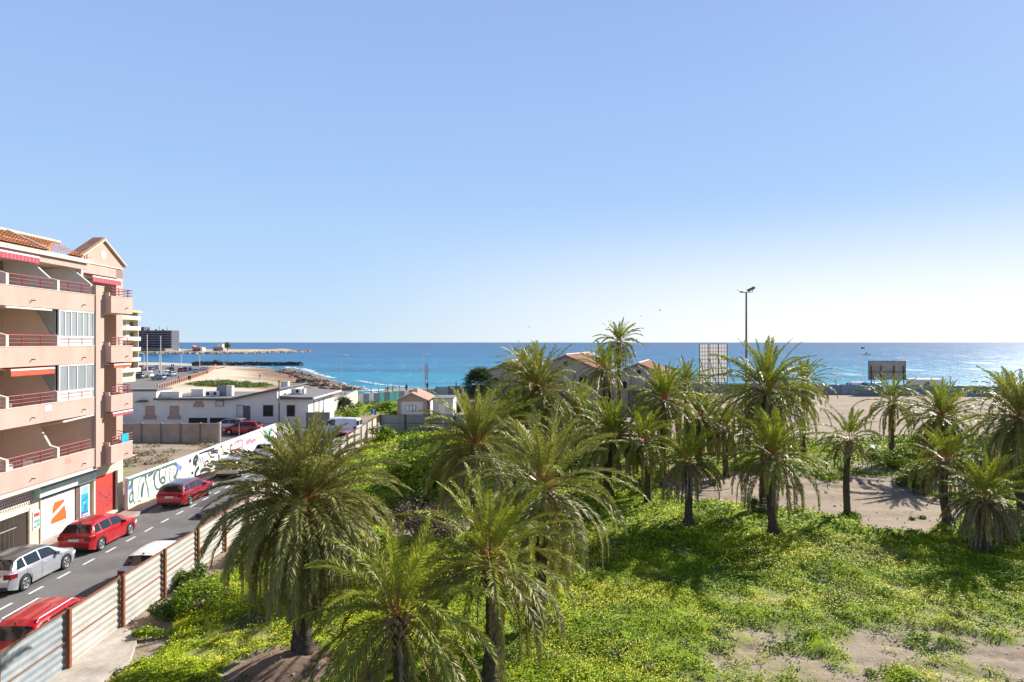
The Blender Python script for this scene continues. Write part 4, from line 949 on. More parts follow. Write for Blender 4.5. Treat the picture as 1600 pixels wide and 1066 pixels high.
    for s in (-1, 1):
        m_ = MB(); hw = sect(ybk+.10)[4][0]
        m_.prism([(s*(hw-.26), ybk-.005), (s*(hw+.012), ybk+.03), (s*(sect(ybk+.34)[4][0]+.008), ybk+.34), (s*(hw-.04), ybk+.30), (s*(hw-.26), ybk+.1)], 'z', zt_-.20, zt_, M['taillight']); m_.build('taillight', root)
        m_ = MB(); yf = L_/2; zf = interp(belt, yf-.2)-.16; hw = sect(yf-.1)[4][0]
        m_.prism([(s*(hw-.3), yf+.005), (s*(hw+.01), yf-.05), (s*(sect(yf-.36)[4][0]+.006), yf-.36), (s*(hw-.1), yf-.3), (s*(hw-.3), yf-.1)], 'z', zf-.13, zf, M['headlight']); m_.build('headlight', root)
    m_ = MB(); m_.box(-.26, .26, ybk-.018, ybk+.03, .70, .81, M['plate']); m_.build('number_plate', root)
    m_ = MB(); m_.box(-W_*.78, W_*.78, ybk-.012, ybk+.12, .28, .42, M['plastic']); m_.build('rear_bumper', root)
    if not lod:
        m_ = MB(); m_.box(-.45, .45, ybk-.012, ybk+.04, .855, .875, M['plastic']); m_.build('tailgate_seam', root)
        for sgn in (-1, 1):
            m_ = MB()
            for yy in (K['win'][0][1]+.04, K['win'][-1][0]-.04, K['win'][-1][1]+.16):
                pts = []
                for t in (0, .35, .72, 1):
                    s_ = sect(yy); z = s_[2][1]*(1-t)+s_[5][1]*t; x = np.interp(z, [s_[2][1], s_[3][1], s_[4][1], s_[5][1]], [s_[2][0], s_[3][0], s_[4][0], s_[5][0]]); pts.append((sgn*(x+.002), yy, z))
                m_.ribbon(pts, .012, (sgn, 0, 0), M['plastic'], .002)
            m_.build('door_seam', root)
            m_ = MB(); x_ = sect(.7)[5][0]; z_ = interp(belt, .7)
            m_.prism([(sgn*x_, .72), (sgn*(x_+.18), .66), (sgn*(x_+.20), .56), (sgn*x_, .60)], 'z', z_+.0, z_+.14, pm); m_.build('side_mirror', root)
            for yy in (K['win'][-2 if len(K['win']) > 1 else -1][0]+.10, K['win'][-1][0]+.10):
                m_ = MB(); x_ = sect(yy)[4][0]; m_.box(sgn*(x_-.01), sgn*(x_+.025), yy, yy+.16, interp(belt, yy)-.14, interp(belt, yy)-.11, pm); m_.build('door_handle', root)
        m_ = MB(); y_ = K['rw'][1]+.12; z_ = interp(top, y_)
        m_.prism([(y_, z_), (y_-.06, z_+.09), (y_-.02, z_+.09), (y_+.12, z_)], 'x', -.02, .02, M['plastic']); m_.build('antenna_fin', root)
    if rails:
        for s in (-1, 1):
            x_ = sect(-.5)[7][0]+.01; m_ = MB(); m_.tube([(s*x_, K['rw'][1]+.2, interp(top, K['rw'][1]+.2)-.01), (s*x_, K['rw'][1]+.32, interp(top, K['rw'][1]+.3)+.05), (s*x_, .1, interp(top, .1)+.05), (s*x_, .28, interp(top, .28)-.01)], .018, M['rim'], 6); m_.build('roof_rail', root)
    for yw in K['wb']:
        for s in (-1, 1):
            t_ = MB(); xo = W_*.985; nt_ = 20 if not lod else 12
            t_.tube([(s*(xo-.21), yw, RW), (s*(xo-.20), yw, RW), (s*(xo-.03), yw, RW), (s*xo, yw, RW)], [RW*.90, RW, RW, RW*.90], M['tyre'], nt_)
            ty = t_.build('wheel', root, smooth=True)
            r_ = MB(); r_.tube([(s*(xo+.002), yw, RW), (s*(xo+.006), yw, RW)], [RW*.66, RW*.64], M['plastic'], nt_)
            for q in range(5 if not lod else 0):
                for dq in (-.13, .13):
                    a = q*2*pi/5+dq+.3
                    r_.ribbon([(s*(xo+.006), yw+cos(a-.3*dq)*.04, RW+sin(a)*.04), (s*(xo+.006), yw+cos(a)*RW*.64, RW+sin(a)*RW*.64)], .045, (s, 0, 0), M['rim'], .008)
            if lod: r_.tube([(s*(xo+.006), yw, RW), (s*(xo+.012), yw, RW)], RW*.5, M['rim'], 10)
            else:
                ring = [(s*(xo+.01), yw+cos(a)*RW*.64, RW+sin(a)*RW*.64) for a in np.linspace(0, 2*pi, 21)]
                r_.tube(ring, .014, M['rim'], 4, cap=False)
            r_.build('rim', ty)
    return root
def park(kind, pm, label, u, v, rot=0, **k): return make_car(kind, pm, label, S(u, v+.45, .004), TH+rot, **k)
red = paint('bright_red_car_paint', (0.50, 0.012, 0.02)); crim = paint('crimson_car_paint', (0.36, 0.008, 0.03)); silver = paint('silver_car_paint', (0.50, 0.52, 0.55), .55); whitep = paint('white_car_paint', (0.78, 0.78, 0.77), 0)
dred = paint('dark_red_car_paint', (0.30, 0.012, 0.018)); greige = paint('greige_car_paint', (0.46, 0.42, 0.38), .4); black = paint('black_car_paint', (0.02, 0.02, 0.023)); greyp = paint('grey_car_paint', (0.20, 0.21, 0.23), .3); bluep = paint('blue_car_paint', (0.04, 0.10, 0.25), .2)
park('hatch', silver, 'silver hatchback nearest on the left kerb, by the open garage', -20.75, 28.4, roofm=paint('dark_grey_roof_paint', (.10, .10, .105)))
park('hatch', red, 'bright red hatchback in front of the white shutter with the orange emblem', -20.75, 33.6)
park('estate', crim, 'crimson estate car beside the graffiti wall', -20.55, 42.6, roofm=paint('dark_roof_paint', (.12, .10, .11)))
park('estate', greige, 'silver beige estate car behind the crimson one along the graffiti wall', -20.75, 51.4)
park('hatch', whitep, 'white hatchback parked by the pink graffiti', -20.6, 58.6)
park('hatch', black, 'black car in the left row partly behind palm fronds', -20.7, 67)
park('suv', red, 'red estate with silver roof rails at the bottom left behind the fence', -15.2, 21.9, rails=True)
park('hatch', whitep, 'white hatchback parked against the rusty fence', -15.05, 28.8)
park('mpv', greige, 'grey people carrier behind the fronds of the largest palm', -15.6, 41.4)
park('hatch', greyp, 'grey blue car by the far fence in the right row', -15.6, 60.2)
park('hatch', dred, 'dark red car beyond the grey blue one by the far fence', -15.5, 65.5)
park('van', whitep, 'white van parked at the far end of the street', -17.8, 72.5, rot=R(80), name='parked_van', cat='van')
for i, (px, Y, pm, kd, lb) in enumerate([(352, 76, greige, 'estate', 'beige car under the carport of the long white house'), (372, 73.2, crim, 'hatch', 'dark crimson car behind the low tan wall by the white house')]):
    make_car(kd, pm, lb, at(px+8, Y, .01), R(80+10*i), lod=1, group='cars in the yard of the white house')
# scooter
def scooter(loc, rz, label):
    root = thing('motor_scooter', label, 'scooter', loc, rz)
    b_ = MB(); b_.prism([(-.75, .55), (-.7, .78), (-.1, .80), (.05, .45), (.30, .35), (.48, .95), (.56, .95), (.62, .55), (.42, .22), (-.15, .22), (-.35, .35), (-.7, .45)], 'x', -.15, .15, greyp); b_.build('body', root)
    b_ = MB(); b_.box(-.13, .13, -.72, -.12, .78, .87, M['plastic']); b_.build('seat', root)
    b_ = MB(); b_.tube([(-.34, .45, 1.02), (-.1, .5, 1.0), (.1, .5, 1.0), (.34, .45, 1.02)], .016, M['plastic'], 6); b_.tube([(0, .5, 1.0), (0, .62, .5), (0, .68, .26)], .025, M['steel'], 6); b_.build('handlebar', root)
    b_ = MB(); b_.box(-.2, .2, -1.0, -.68, .86, 1.12, M['plastic']); b_.build('top_box', root)
    b_ = MB(); b_.prism([(.52, .95), (.42, 1.32), (.40, 1.32), (.49, .95)], 'x', -.2, .2, M['window']); b_.build('windshield', root)
    for y in (-.58, .70):
        b_ = MB(); b_.tube([(-.06, y, .26), (-.05, y, .26), (.05, y, .26), (.06, y, .26)], [.22, .26, .26, .22], M['tyre'], 16); b_.tube([(-.065, y, .26), (.065, y, .26)], .13, M['rim'], 10); b_.build('wheel', root)
    return root
scooter(S(-15.9, 36.3, .004), TH+R(-20), 'grey scooter standing between the white hatchback and the people carrier')
# ---------------------------------------------------------------- pink apartment building (street coordinates u, v, z)
OB = (-23.3, 36.0, 0.0)
bld = thing('apartment_building', 'pink rendered apartment block with stacked balconies, red railings and tiled roof at the left edge', 'building', S(-23.3, 36.58), TH)
def part(mb, name, parent=bld, **k): return mb.build(name, parent, OB, **k)
LV_ = [(3.65, 4.60), (6.56, 7.45), (9.35, 10.28), (12.18, 13.10)]
M['pale_pane'] = mat('curtained_glass', (0.26, 0.28, 0.29), 0.12, 0.1, 1.0, spec=.8, col2=(0.36, 0.38, 0.38), stretch=(1, 6, .6))
M['tri_pane'] = mat('frosted_pane', (0.38, 0.40, 0.38), .35, .1, 2)
P_, PI_, TR = M['plaster'], M['plaster_in'], M['plaster_trim']
UF, UB, UW = -22.2, -24.9, -23.3
DIV = [19.2, 22.5, 25.8, 29.05, 32.45]
# core mass
m_ = MB(); m_.box(-36, UB-.15, 10, 39.9, 0, 15.0, P_); part(m_, 'core_wall')
# back walls of balconies per level, with doors
TOPZ = {0: 6.56, 1: 9.35, 2: 12.18, 3: 15.1}
for i, (a, b_) in enumerate(LV_):
    fl = a+.22
    inner = M['grey_wall'] if i == 3 else PI_
    m_ = MB(); m_.box(UB-.147, UB, 10, 35.6, fl, TOPZ[i], inner); part(m_, 'balcony_back_wall')
    m_ = MB(); m_.box(UF-.12, UF, 10, 35.42, a, b_, P_); part(m_, 'balcony_parapet')
    m_ = MB(); m_.box(UF-.14, UF+.02, 10, 35.42, b_+.002, b_+.035, TR); part(m_, 'parapet_coping')
    m_ = MB(); m_.box(UB, UF-.122, 10, 35.42, a+.002, a+.22, TR); part(m_, 'balcony_floor')
    for v in (21.5, 25, 28.2, 30.6, 34.4):
        m_ = MB(); m_.tube([(UF-.05, v, a+.34), (UF+.16, v, a+.32)], .028, M['plastic'], 6); part(m_, 'drain_spout')
    # doors
    for v in (20.6, 24.0, 27.3, 30.4, 33.6):
        m_ = MB(); m_.box(UB, UB+.05, v-.9, v+.9, fl+.002, fl+2.12, M['white_alu']); d_ = part(m_, 'balcony_door')
        m_ = MB()
        for s in (-1, 1): m_.box(UB+.05, UB+.056, v+s*.45-.36, v+s*.45+.36, fl+.12, fl+2.02, M['window'])
        m_.build('door_pane', d_, OB)
    # dividers
    for v in DIV:
        top_ = TOPZ[i]
        m_ = MB(); zt = min(top_, 14.55)
        m_.prism([(UB, fl), (UF-.125, fl), (UF-.125, b_+.0), (UF-.02, b_+.04), (UF-.02, b_+.52), (-22.55, b_+.62), (UW, b_+1.32 if i == 3 else top_), (UW, top_), (UB, top_)], 'y', v-.07, v+.07, M['grey_wall'] if i == 3 else PI_)
        dv_ = part(m_, 'divider_wall')
        m_ = MB(); m_.prism([(UF-.018, b_+.04), (UF+.015, b_+.04), (UF+.015, b_+.55), (-22.55, b_+.66), (-22.55, b_+.622), (UF-.018, b_+.522)], 'y', v-.085, v+.085, TR)
        m_.build('divider_coping', dv_, OB)
    m_ = MB(); zt = TOPZ[i] if i < 3 else 14.55
    if i == 3: m_.prism([(UB, fl), (UF-.13, fl), (UF-.13, b_+.6), (UW, 14.5), (UW, zt), (UB, zt)], 'y', 35.28, 35.42, M['grey_wall'])
    else: m_.box(UB, UF-.13, 35.28, 35.42, fl, zt, PI_)
    part(m_, 'divider_wall')
    if i in (1, 2):
        m_ = MB(); m_.prism([(UF-.13, b_+.56), (-22.55, b_+.66), (UW+.01, zt-.02), (UF-.13, zt-.02)], 'y', 32.44, 32.46, M['tri_pane']); part(m_, 'side_pane')
    # railing between dividers
    for va, vb in zip(DIV, DIV[1:]+[35.4]):
        m_ = MB()
        zr = b_+.04
        for q, dz in enumerate((.16, .33, .52)):
            m_.tube([(UF-.06-.04*(q == 2), va+.1, zr+dz), (UF-.06-.04*(q == 2), vb-.22, zr+dz)], .017 if q < 2 else .026, M['red_metal'], 6)
        for f_ in (.30, .66):
            v = va+(vb-va)*f_; m_.tube([(UF-.07, v, zr-.06), (UF-.07, v, zr+.44), (UF-.10, v, zr+.52)], .032, M['red_metal'], 6)
        part(m_, 'railing')
# pilaster between long and corner balconies
m_ = MB(); m_.box(UB, UF+.06, 35.425, 36.15, 3.55, 13.62, P_); part(m_, 'pilaster')
m_ = MB(); m_.box(UB, UF+.08, 35.40, 36.17, 13.622, 13.66, TR); part(m_, 'pilaster_cap')
# corner balconies
CP = [(UW-.4, 36.16), (-21.75, 36.16), (-21.75, 38.3), (UW-.4, 39.25)]
for i, (a, b_) in enumerate(LV_):
    m_ = MB(); m_.box(-21.87, -21.75, 36.16, 38.3, a, b_, P_); m_.box(UW, -21.873, 36.16, 36.27, a, b_+.22, P_)
    m_.prism([(-21.873, 38.3), (-21.873, 38.18), (-23.3, 39.1), (-23.3, 39.25)], 'z', a, b_, P_); part(m_, 'corner_parapet')
    m_ = MB(); m_.box(-21.89, -21.73, 36.14, 38.3, b_+.002, b_+.035, TR); part(m_, 'parapet_coping')
    m_ = MB(); m_.prism([(UB+.3, 36.28), (-21.88, 36.28), (-21.88, 38.17), (UW, 39.2), (UB+.3, 39.2)], 'z', a+.003, a+.2, TR); part(m_, 'balcony_floor')
    zr = b_+.03; m_ = MB()
    for q, dz in enumerate((.14, .30, .46)):
        m_.tube([(-21.81, 36.3, zr+dz), (-21.81, 38.35, zr+dz), (-23.2, 39.2, zr+dz)], .018 if q < 2 else .025, M['red_metal'], 6)
    for v in (37.0, 37.9): m_.tube([(-21.81, v, zr-.06), (-21.81, v, zr+.46)], .03, M['red_metal'], 6)
    part(m_, 'railing')
    m_ = MB(); m_.tube([(-21.8, 37.6, a+.34), (-21.62, 37.6, a+.32)], .028, M['plastic'], 6); part(m_, 'drain_spout')
    # recessed wall and side wall behind the corner balcony
    m_ = MB(); m_.box(UB, UB+.3, 36.16, 39.3, a+.2, TOPZ[i], M['grey_wall'] if i == 3 else PI_); part(m_, 'balcony_back_wall')
    m_ = MB(); m_.box(UB+.3, UB+.35, 37.0, 38.2, a+.2, a+2.3, M['shade_brown'] if i in (1,) else M['white_alu']); d_ = part(m_, 'balcony_door')
    m_ = MB(); m_.box(UB+.35, UB+.356, 37.1, 38.1, a+.3, a+2.2, M['window']); m_.build('door_pane', d_, OB)
# corner pillar full height and end wall
m_ = MB(); m_.box(UB-.1, UW, 39.3, 39.98, 3.3, 15.0, P_); part(m_, 'corner_pillar')
m_ = MB(); m_.box(UB-.1, UW+.003, 39.25, 40.0, 0.0, 3.298, M['cream_wall']); part(m_, 'corner_pillar')
# gable
m_ = MB(); m_.prism([(35.95, 14.45), (40.0, 14.45), (40.0, 15.30), (38.0, 16.44), (35.95, 15.30)], 'x', UW-.2, UW, P_); g_ = part(m_, 'gable_wall')
m_ = MB(); m_.box(UW, UW+.05, 36.2, 39.85, 15.02, 15.08, TR); m_.build('gable_moulding', g_, OB)
ring = [(38.0+.24*cos(t), 15.68+.26*sin(t)) for t in np.linspace(0, 2*pi, 17)[:-1]]
m_ = MB(); m_.prism(ring, 'x', UW, UW+.02, M['white']); m_.build('gable_roundel', g_, OB)
m_ = MB()
for s, va in ((-1, 35.75), (1, 40.22)):
    e = 15.20; ap = 16.54
    m_.prism([(va, e), (38.0, ap), (38.0, ap+.12), (va, e+.12)], 'x', UW-.6, UW+.14, M['cap'])
part(m_, 'gable_verge')
for s, va in ((-1, 35.72), (1, 40.25)):
    m_ = MB(); m_.prism([(va, 15.325), (38.0, 16.665), (38.0, 16.73), (va, 15.39)], 'x', UW-.6, UW+.05, M['tile_dark']); part(m_, 'gable_roof')
m_ = MB(); m_.box(UW-.05, UW+.02, 35.95, 36.12, 13.68, 15.3, TR); m_.tube([(UW+.10, 36.35, 15.5), (UW+.10, 36.35, 14.7)], .05, TR, 8); part(m_, 'rain_pipe')
# main roof: eave, fascia, tiles
m_ = MB(); m_.box(-22.95, -22.75, 8, 35.9, 14.9, 15.12, TR); m_.box(-23.4, -22.953, 8, 35.9, 14.86, 15.0, PI_); part(m_, 'eave_fascia')
m_ = MB(); m_.box(UB, -22.955, 8, 35.9, 14.6, 14.855, PI_); m_.box(-23.0, -22.9, 8, 35.9, 14.55, 14.858, P_); part(m_, 'eave_soffit')
def tiles(v0, v1, hip0=0, hip1=0, u0=-22.68, z0=15.14, u1=-24.9, z1=16.15):
    m_ = MB(); k = m_.mi(M['tile']); nr = 8; step = .06; nv = int((v1-v0)/step); base = 0
    for rI in range(nr):
        f0 = rI/nr; f1 = (rI+1)/nr
        for f_, lift in ((f0, .05), (f1, .0)):
            for q in range(nv+1):
                v = v0+(v1-v0)*q/nv; vv = min(max(v, v0+hip0*f_), v1-hip1*f_)
                w_ = .035*abs(sin(pi*vv/.22))
                m_.v.append((u0+(u1-u0)*f_, vv, z0+(z1-z0)*f_+lift+w_))
        for q in range(nv):
            a = base+q; m_.f.append((a, a+1, a+nv+2, a+nv+1)); m_.m.append(k)
        base += 2*(nv+1)
    return part(m_, 'tiled_roof', fix=False)
tiles(8, 32.5); tiles(32.62, 35.95, 0, .0)
m_ = MB(); m_.prism([(-24.9, 16.12), (-30, 13.8), (-24.9, 13.8)], 'y', 8, 35.95, M['tile']); part(m_, 'rear_roof_slope')
m_ = MB(); m_.tube([(-24.9, 8, 16.2), (-24.9, 32.5, 16.2), (-24.9, 36.6, 16.2)], .10, M['cap'], 8); m_.tube([(-22.7, 32.56, 15.2), (-24.9, 32.56, 16.22)], .07, M['cap'], 8); part(m_, 'ridge_cap')
# awnings
def awning(v0, v1, u, z, m1, drop=.42, out=.5, stripes=None, par=bld):
    m_ = MB(); m_.tube([(u-out, v0, z), (u-out, v1, z)], .07, M['white_alu'], 8); m_.box(u-.03, u+.03, v0, v1, z-.10, z-.02, M['white']); a_ = part(m_, 'awning')
    m_ = MB(); m_.prism([(u-out, z+.05), (u, z-.03), (u, z-.06), (u-out, z+.02)], 'y', v0+.02, v1-.02, m1)
    nv = int((v1-v0)/.12)
    for q in range(nv):
        a = v0+(v1-v0)*q/nv; b2 = v0+(v1-v0)*(q+1)/nv
        m_.prism([(a, z-.103), (b2, z-.103), (b2, z-drop), ((a+b2)/2, z-drop-.05), (a, z-drop)], 'x', u+.0, u+.012, (stripes or m1) if q % 2 else m1)
    m_.build('awning_cloth', a_, OB)
M['awn_red'] = mat('red_awning_cloth', (0.45, 0.05, 0.08), .85, .1, 3); M['awn_pink'] = mat('pale_awning_stripe', (0.50, 0.12, 0.15), .85, .1, 3); M['awn_orange'] = mat('orange_awning_cloth', (0.62, 0.10, 0.04), .85, .15, 3)
awning(26.0, 31.9, -22.75, 14.78, M['awn_red'], .34, .8, M['awn_pink'])
awning(36.35, 39.1, -22.9, 14.32, M['awn_red'], .34, .7, M['awn_pink'])
awning(29.2, 32.1, -22.15, 9.28, M['awn_orange'], .32, .5)
awning(36.5, 38.2, -21.8, 9.28, M['awn_orange'], .22, .5)
awning(36.3, 38.3, -21.75, 6.52, M['awn_red'], .22, .6, M['awn_pink'])
m_ = MB(); m_.tube([(UF+.05, 32.7, 6.42), (UF+.05, 35.2, 6.50)], .05, M['white_alu'], 8); m_.tube([(UF+.05, 33.0, 6.42), (UB+.6, 32.9, 6.0)], .02, M['white_alu'], 6); part(m_, 'folded_awning')
m_ = MB(); m_.tube([(UF+.03, 28.9, 12.10), (UF+.03, 31.9, 12.10)], .05, M['white_alu'], 8); part(m_, 'folded_awning')
# glazed-in balconies
for lv, n_, hi in ((2, 6, 12.17), (1, 4, 9.34)):
    a, b_ = LV_[lv]; z0 = b_+.45; z1 = hi
    m_ = MB(); v0, v1 = 32.54, 35.41
    m_.box(UF-.10, UF-.02, v0, v0+.08, b_+.04, z1, M['white_alu']); m_.box(UF-.10, UF-.02, v1-.08, v1, b_+.04, z1, M['white_alu'])
    m_.box(UF-.10, UF-.02, v0+.08, v1-.08, z1-.08, z1, M['white_alu']); m_.box(UF-.10, UF-.02, v0+.08, v1-.08, z0, z0+.09, M['white_alu'])
    for q in range(1, n_):
        v = v0+(v1-v0)*q/n_; m_.box(UF-.095, UF-.025, v-.025, v+.025, z0+.09, z1-.08, M['white_alu'])
    fr_ = part(m_, 'glazed_enclosure')
    m_ = MB(); m_.box(UF-.066, UF-.056, v0+.08, v1-.08, z0+.09, z1-.08, M['pale_pane']); m_.box(UF-.066, UF-.056, v0+.08, v1-.08, b_+.04, z0, M['grey_wall']); m_.build('pane', fr_, OB)
# AC unit, notices and tag on the wall
m_ = MB(); m_.box(UB, UB+.3, 32.7, 33.5, 14.0, 14.5, M['white']); u_ = part(m_, 'air_conditioner')
m_ = MB(); m_.tube([(UB+.3, 33.0, 14.25), (UB+.32, 33.0, 14.25)], .19, M['plastic'], 16); m_.build('fan_grille', u_, OB)
m_ = MB(); m_.box(UF, UF+.008, 33.0, 33.45, 4.22, 4.5, M['red_sticker']); part(m_, 'faded_notice')
m_ = MB(); m_.box(UF, UF+.008, 31.5, 31.95, 7.1, 7.38, M['white']); part(m_, 'faded_notice')
m_ = MB(); tg = [on_u(x, y, UB+.32)-Vector((0, .58, 0)) for x, y in ((168, 452), (169, 440), (172, 436), (171, 447), (173, 452))]; m_.ribbon(tg, .13, (1, 0, 0), M['spray_black'])
tg = [on_u(x, y, UB+.32)-Vector((0, .58, 0)) for x, y in ((172, 455), (174, 447), (176, 437), (180, 437), (181, 442), (178, 446), (174, 447))]; m_.ribbon(tg, .15, (1, 0, 0), M['spray_black']); part(m_, 'spray_tag')
# ground floor
m_ = MB(); m_.box(UB, UW, 32.0, 39.25, 0, 3.40, M['cream_wall']); part(m_, 'ground_floor_wall')
m_ = MB(); m_.box(UB, UW, 10, 27.0, 0, 3.4, M['cream_wall']); m_.box(UB, UW, 27.0, 32.0, 2.35, 3.4, M['cream_wall']); m_.box(UW-.02, UW+.03, 27.0, 32.0, 2.22, 2.40, M['cream_wall']); part(m_, 'ground_floor_wall')
m_ = MB(); m_.box(UB-.1, UF-.05, 10, 36.14, 3.42, 3.645, TR); part(m_, 'overhang_soffit')
# curved bracket below the corner balcony
pr = [(UW, 3.0)]+[(UW+1.35*(1-cos(t)), 3.0+.62*sin(t)) for t in np.linspace(0.1, pi/2, 9)]+[(UW, 3.62)]
m_ = MB(); m_.prism(pr, 'y', 38.3, 39.25, M['cream_wall']); part(m_, 'curved_bracket')
m_ = MB(); m_.box(UW, UW+.025, 36.9, 39.95, 2.62, 2.9, M['cream_wall']); part(m_, 'lintel_band')
# pierced block lattice above the garage
m_ = MB(); m_.box(UW+.0, UW+.05, 27.0, 32.15, 2.45, 3.38, TR); la = part(m_, 'pierced_block_panel')
m_ = MB()
for a in range(34):
    for b2 in range(6):
        v = 27.07+a*.15+(b2 % 2)*.075; z = 2.52+b2*.145
        m_.prism([(v-.038, z), (v, z+.05), (v+.038, z), (v, z-.05)], 'x', UW+.05, UW+.056, M['dark'])
m_.build('block_openings', la, OB)
# open garage
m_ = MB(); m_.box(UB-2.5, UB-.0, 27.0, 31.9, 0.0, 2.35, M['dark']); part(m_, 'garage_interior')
m_ = MB(); m_.box(UW-.08, UW+.0, 31.88, 32.0, .1, 2.22, M['shade_brown']); m_.box(UW-.05, UW+.02, 27.0, 31.9, 2.10, 2.215, M['white_alu']); part(m_, 'garage_door_frame')
m_ = MB()
for q in range(16): m_.tube([(UW-.35, 27.2+q*.28, .13), (UW-.35, 27.2+q*.28, 2.1)], .012, M['steel'], 4)
m_.box(UW-.38, UW-.34, 27.1, 31.7, 1.35, 1.40, M['steel']); part(m_, 'garage_gate')
# white shutter with orange emblem
def uvp(px, py, U=UW): p = on_u(px, py, U); return (p.y-.58, p.z)
m_ = MB(); q0 = 32.78; q1 = 35.42
m_.box(UW-.002, UW+.012, q0, q1, .32, 2.46, M['white']); 
for z in np.arange(.45, 2.4, .11): m_.box(UW+.012, UW+.016, q0+.02, q1-.02, z, z+.018, M['white_alu'])
sh = part(m_, 'white_shutter')
m_ = MB(); m_.box(UW, UW+.06, q0-.10, q0, .13, 2.6, M['cream_wall']); m_.box(UW, UW+.06, q1, q1+.32, .13, 2.6, M['shade_brown']); m_.box(UW, UW+.06, q0, q1, 2.46, 2.60, M['shade_brown']); m_.box(UW, UW+.05, q0, q1, .13, .318, M['concrete']); m_.build('shutter_frame', sh, OB)
def poly_on(mb, pts, U, m, th=.006):
    mb.prism([uvp(x, y) for x, y in pts], 'x', U, U+th, m)
z7 = 853/120.0
def Zp(x, y): return (x/z7, 720+y/z7)
m_ = MB(); up_ = [Zp(578, 600), Zp(583, 530), Zp(596, 480), Zp(612, 450), Zp(618, 470), Zp(632, 440), Zp(640, 462), Zp(655, 432), Zp(664, 456), Zp(676, 425), Zp(684, 447), Zp(698, 420), Zp(706, 440), Zp(713, 425), Zp(712, 450)]
lo_ = [Zp(562, 708), Zp(568, 652), Zp(645, 570), Zp(712, 492), Zp(728, 560), Zp(734, 640), Zp(650, 672)]
poly_on(m_, up_, UW+.017, M['orange']); poly_on(m_, lo_, UW+.017, M['orange']); m_.build('orange_emblem', sh, OB)
m_ = MB()
for pts in ([(645, 700), (650, 680), (662, 690), (672, 672), (680, 690)], [(686, 690), (692, 665), (700, 684), (710, 662)], [(714, 680), (722, 662), (730, 672), (742, 655)], [(640, 775), (645, 745), (655, 740), (662, 752), (654, 762), (668, 772)], [(688, 760), (694, 735), (704, 748)]):
    m_.ribbon([tuple((UW+.017,)+uvp(*Zp(*p))) for p in pts], .05, (1, 0, 0), M['red_sticker'])
m_.build('faded_lettering', sh, OB)
# sign band
m_ = MB(); m_.box(UW+.0, UW+.36, 32.2, 36.75, 2.66, 3.36, M['mint']); sg = part(m_, 'shop_sign_board')
m_ = MB(); m_.box(UW+.36, UW+.366, 32.21, 36.74, 3.08, 3.35, M['teal']); m_.build('teal_shade_stripe', sg, OB)  # overhang's shade painted as a darker strip along the top of the board
m_ = MB(); vv = 32.5; rl = random.Random(3)
while vv < 36.2:
    w_ = rl.uniform(.10, .2); m_.box(UW+.36, UW+.364, vv, vv+w_*.7, 2.82, 2.82+rl.uniform(.07, .13), M['white']); vv += w_
m_.build('worn_lettering', sg, OB)
m_ = MB(); m_.box(UW, UW+.05, 32.2, 36.75, 2.602, 2.618, M['white']); part(m_, 'sign_ledge')
# posters
m_ = MB(); m_.box(UW+.0, UW+.03, 35.86, 36.62, .62, 2.42, M['white']); po = part(m_, 'poster_board')
m_ = MB(); m_.box(UW+.03, UW+.036, 35.92, 36.56, 1.98, 2.36, M['sky_print']); m_.box(UW+.03, UW+.036, 35.92, 36.56, .95, 1.95, M['teal_bright']); m_.box(UW+.03, UW+.036, 35.92, 36.56, .68, .945, M['blue_print']); 
m_.prism([(36.0, 1.42), (36.16, 1.62), (36.5, 1.80), (36.36, 1.62), (36.2, 1.45)], 'x', UW+.036, UW+.040, M['blue_print']); m_.prism([(36.04, 1.42), (36.2, 1.50), (36.3, 1.6), (36.18, 1.43)], 'x', UW+.040, UW+.043, M['white'])
m_.prism([(36.16, 1.0), (36.22, 1.32), (36.36, 1.36), (36.36, 1.0)], 'x', UW+.036, UW+.04, M['blue_print']); m_.prism([(35.94, .7), (35.94, .92), (36.05, .8)], 'x', UW+.036, UW+.04, M['red_print']); m_.box(UW+.036, UW+.04, 36.05, 36.5, .74, .8, M['white']); m_.build('poster_print', po, OB)
m_ = MB(); m_.box(UW+.0, UW+.03, 32.18, 32.66, 1.02, 1.98, M['white']); po = part(m_, 'poster_board')
m_ = MB(); m_.box(UW+.03, UW+.036, 32.25, 32.62, 1.68, 1.86, M['red_print']); m_.box(UW+.03, UW+.036, 32.25, 32.62, 1.38, 1.50, M['teal_bright']); m_.box(UW+.03, UW+.036, 32.45, 32.62, 1.15, 1.34, M['green_print']); m_.box(UW+.03, UW+.036, 32.25, 32.43, 1.12, 1.2, M['blue_print']); m_.build('poster_print', po, OB)
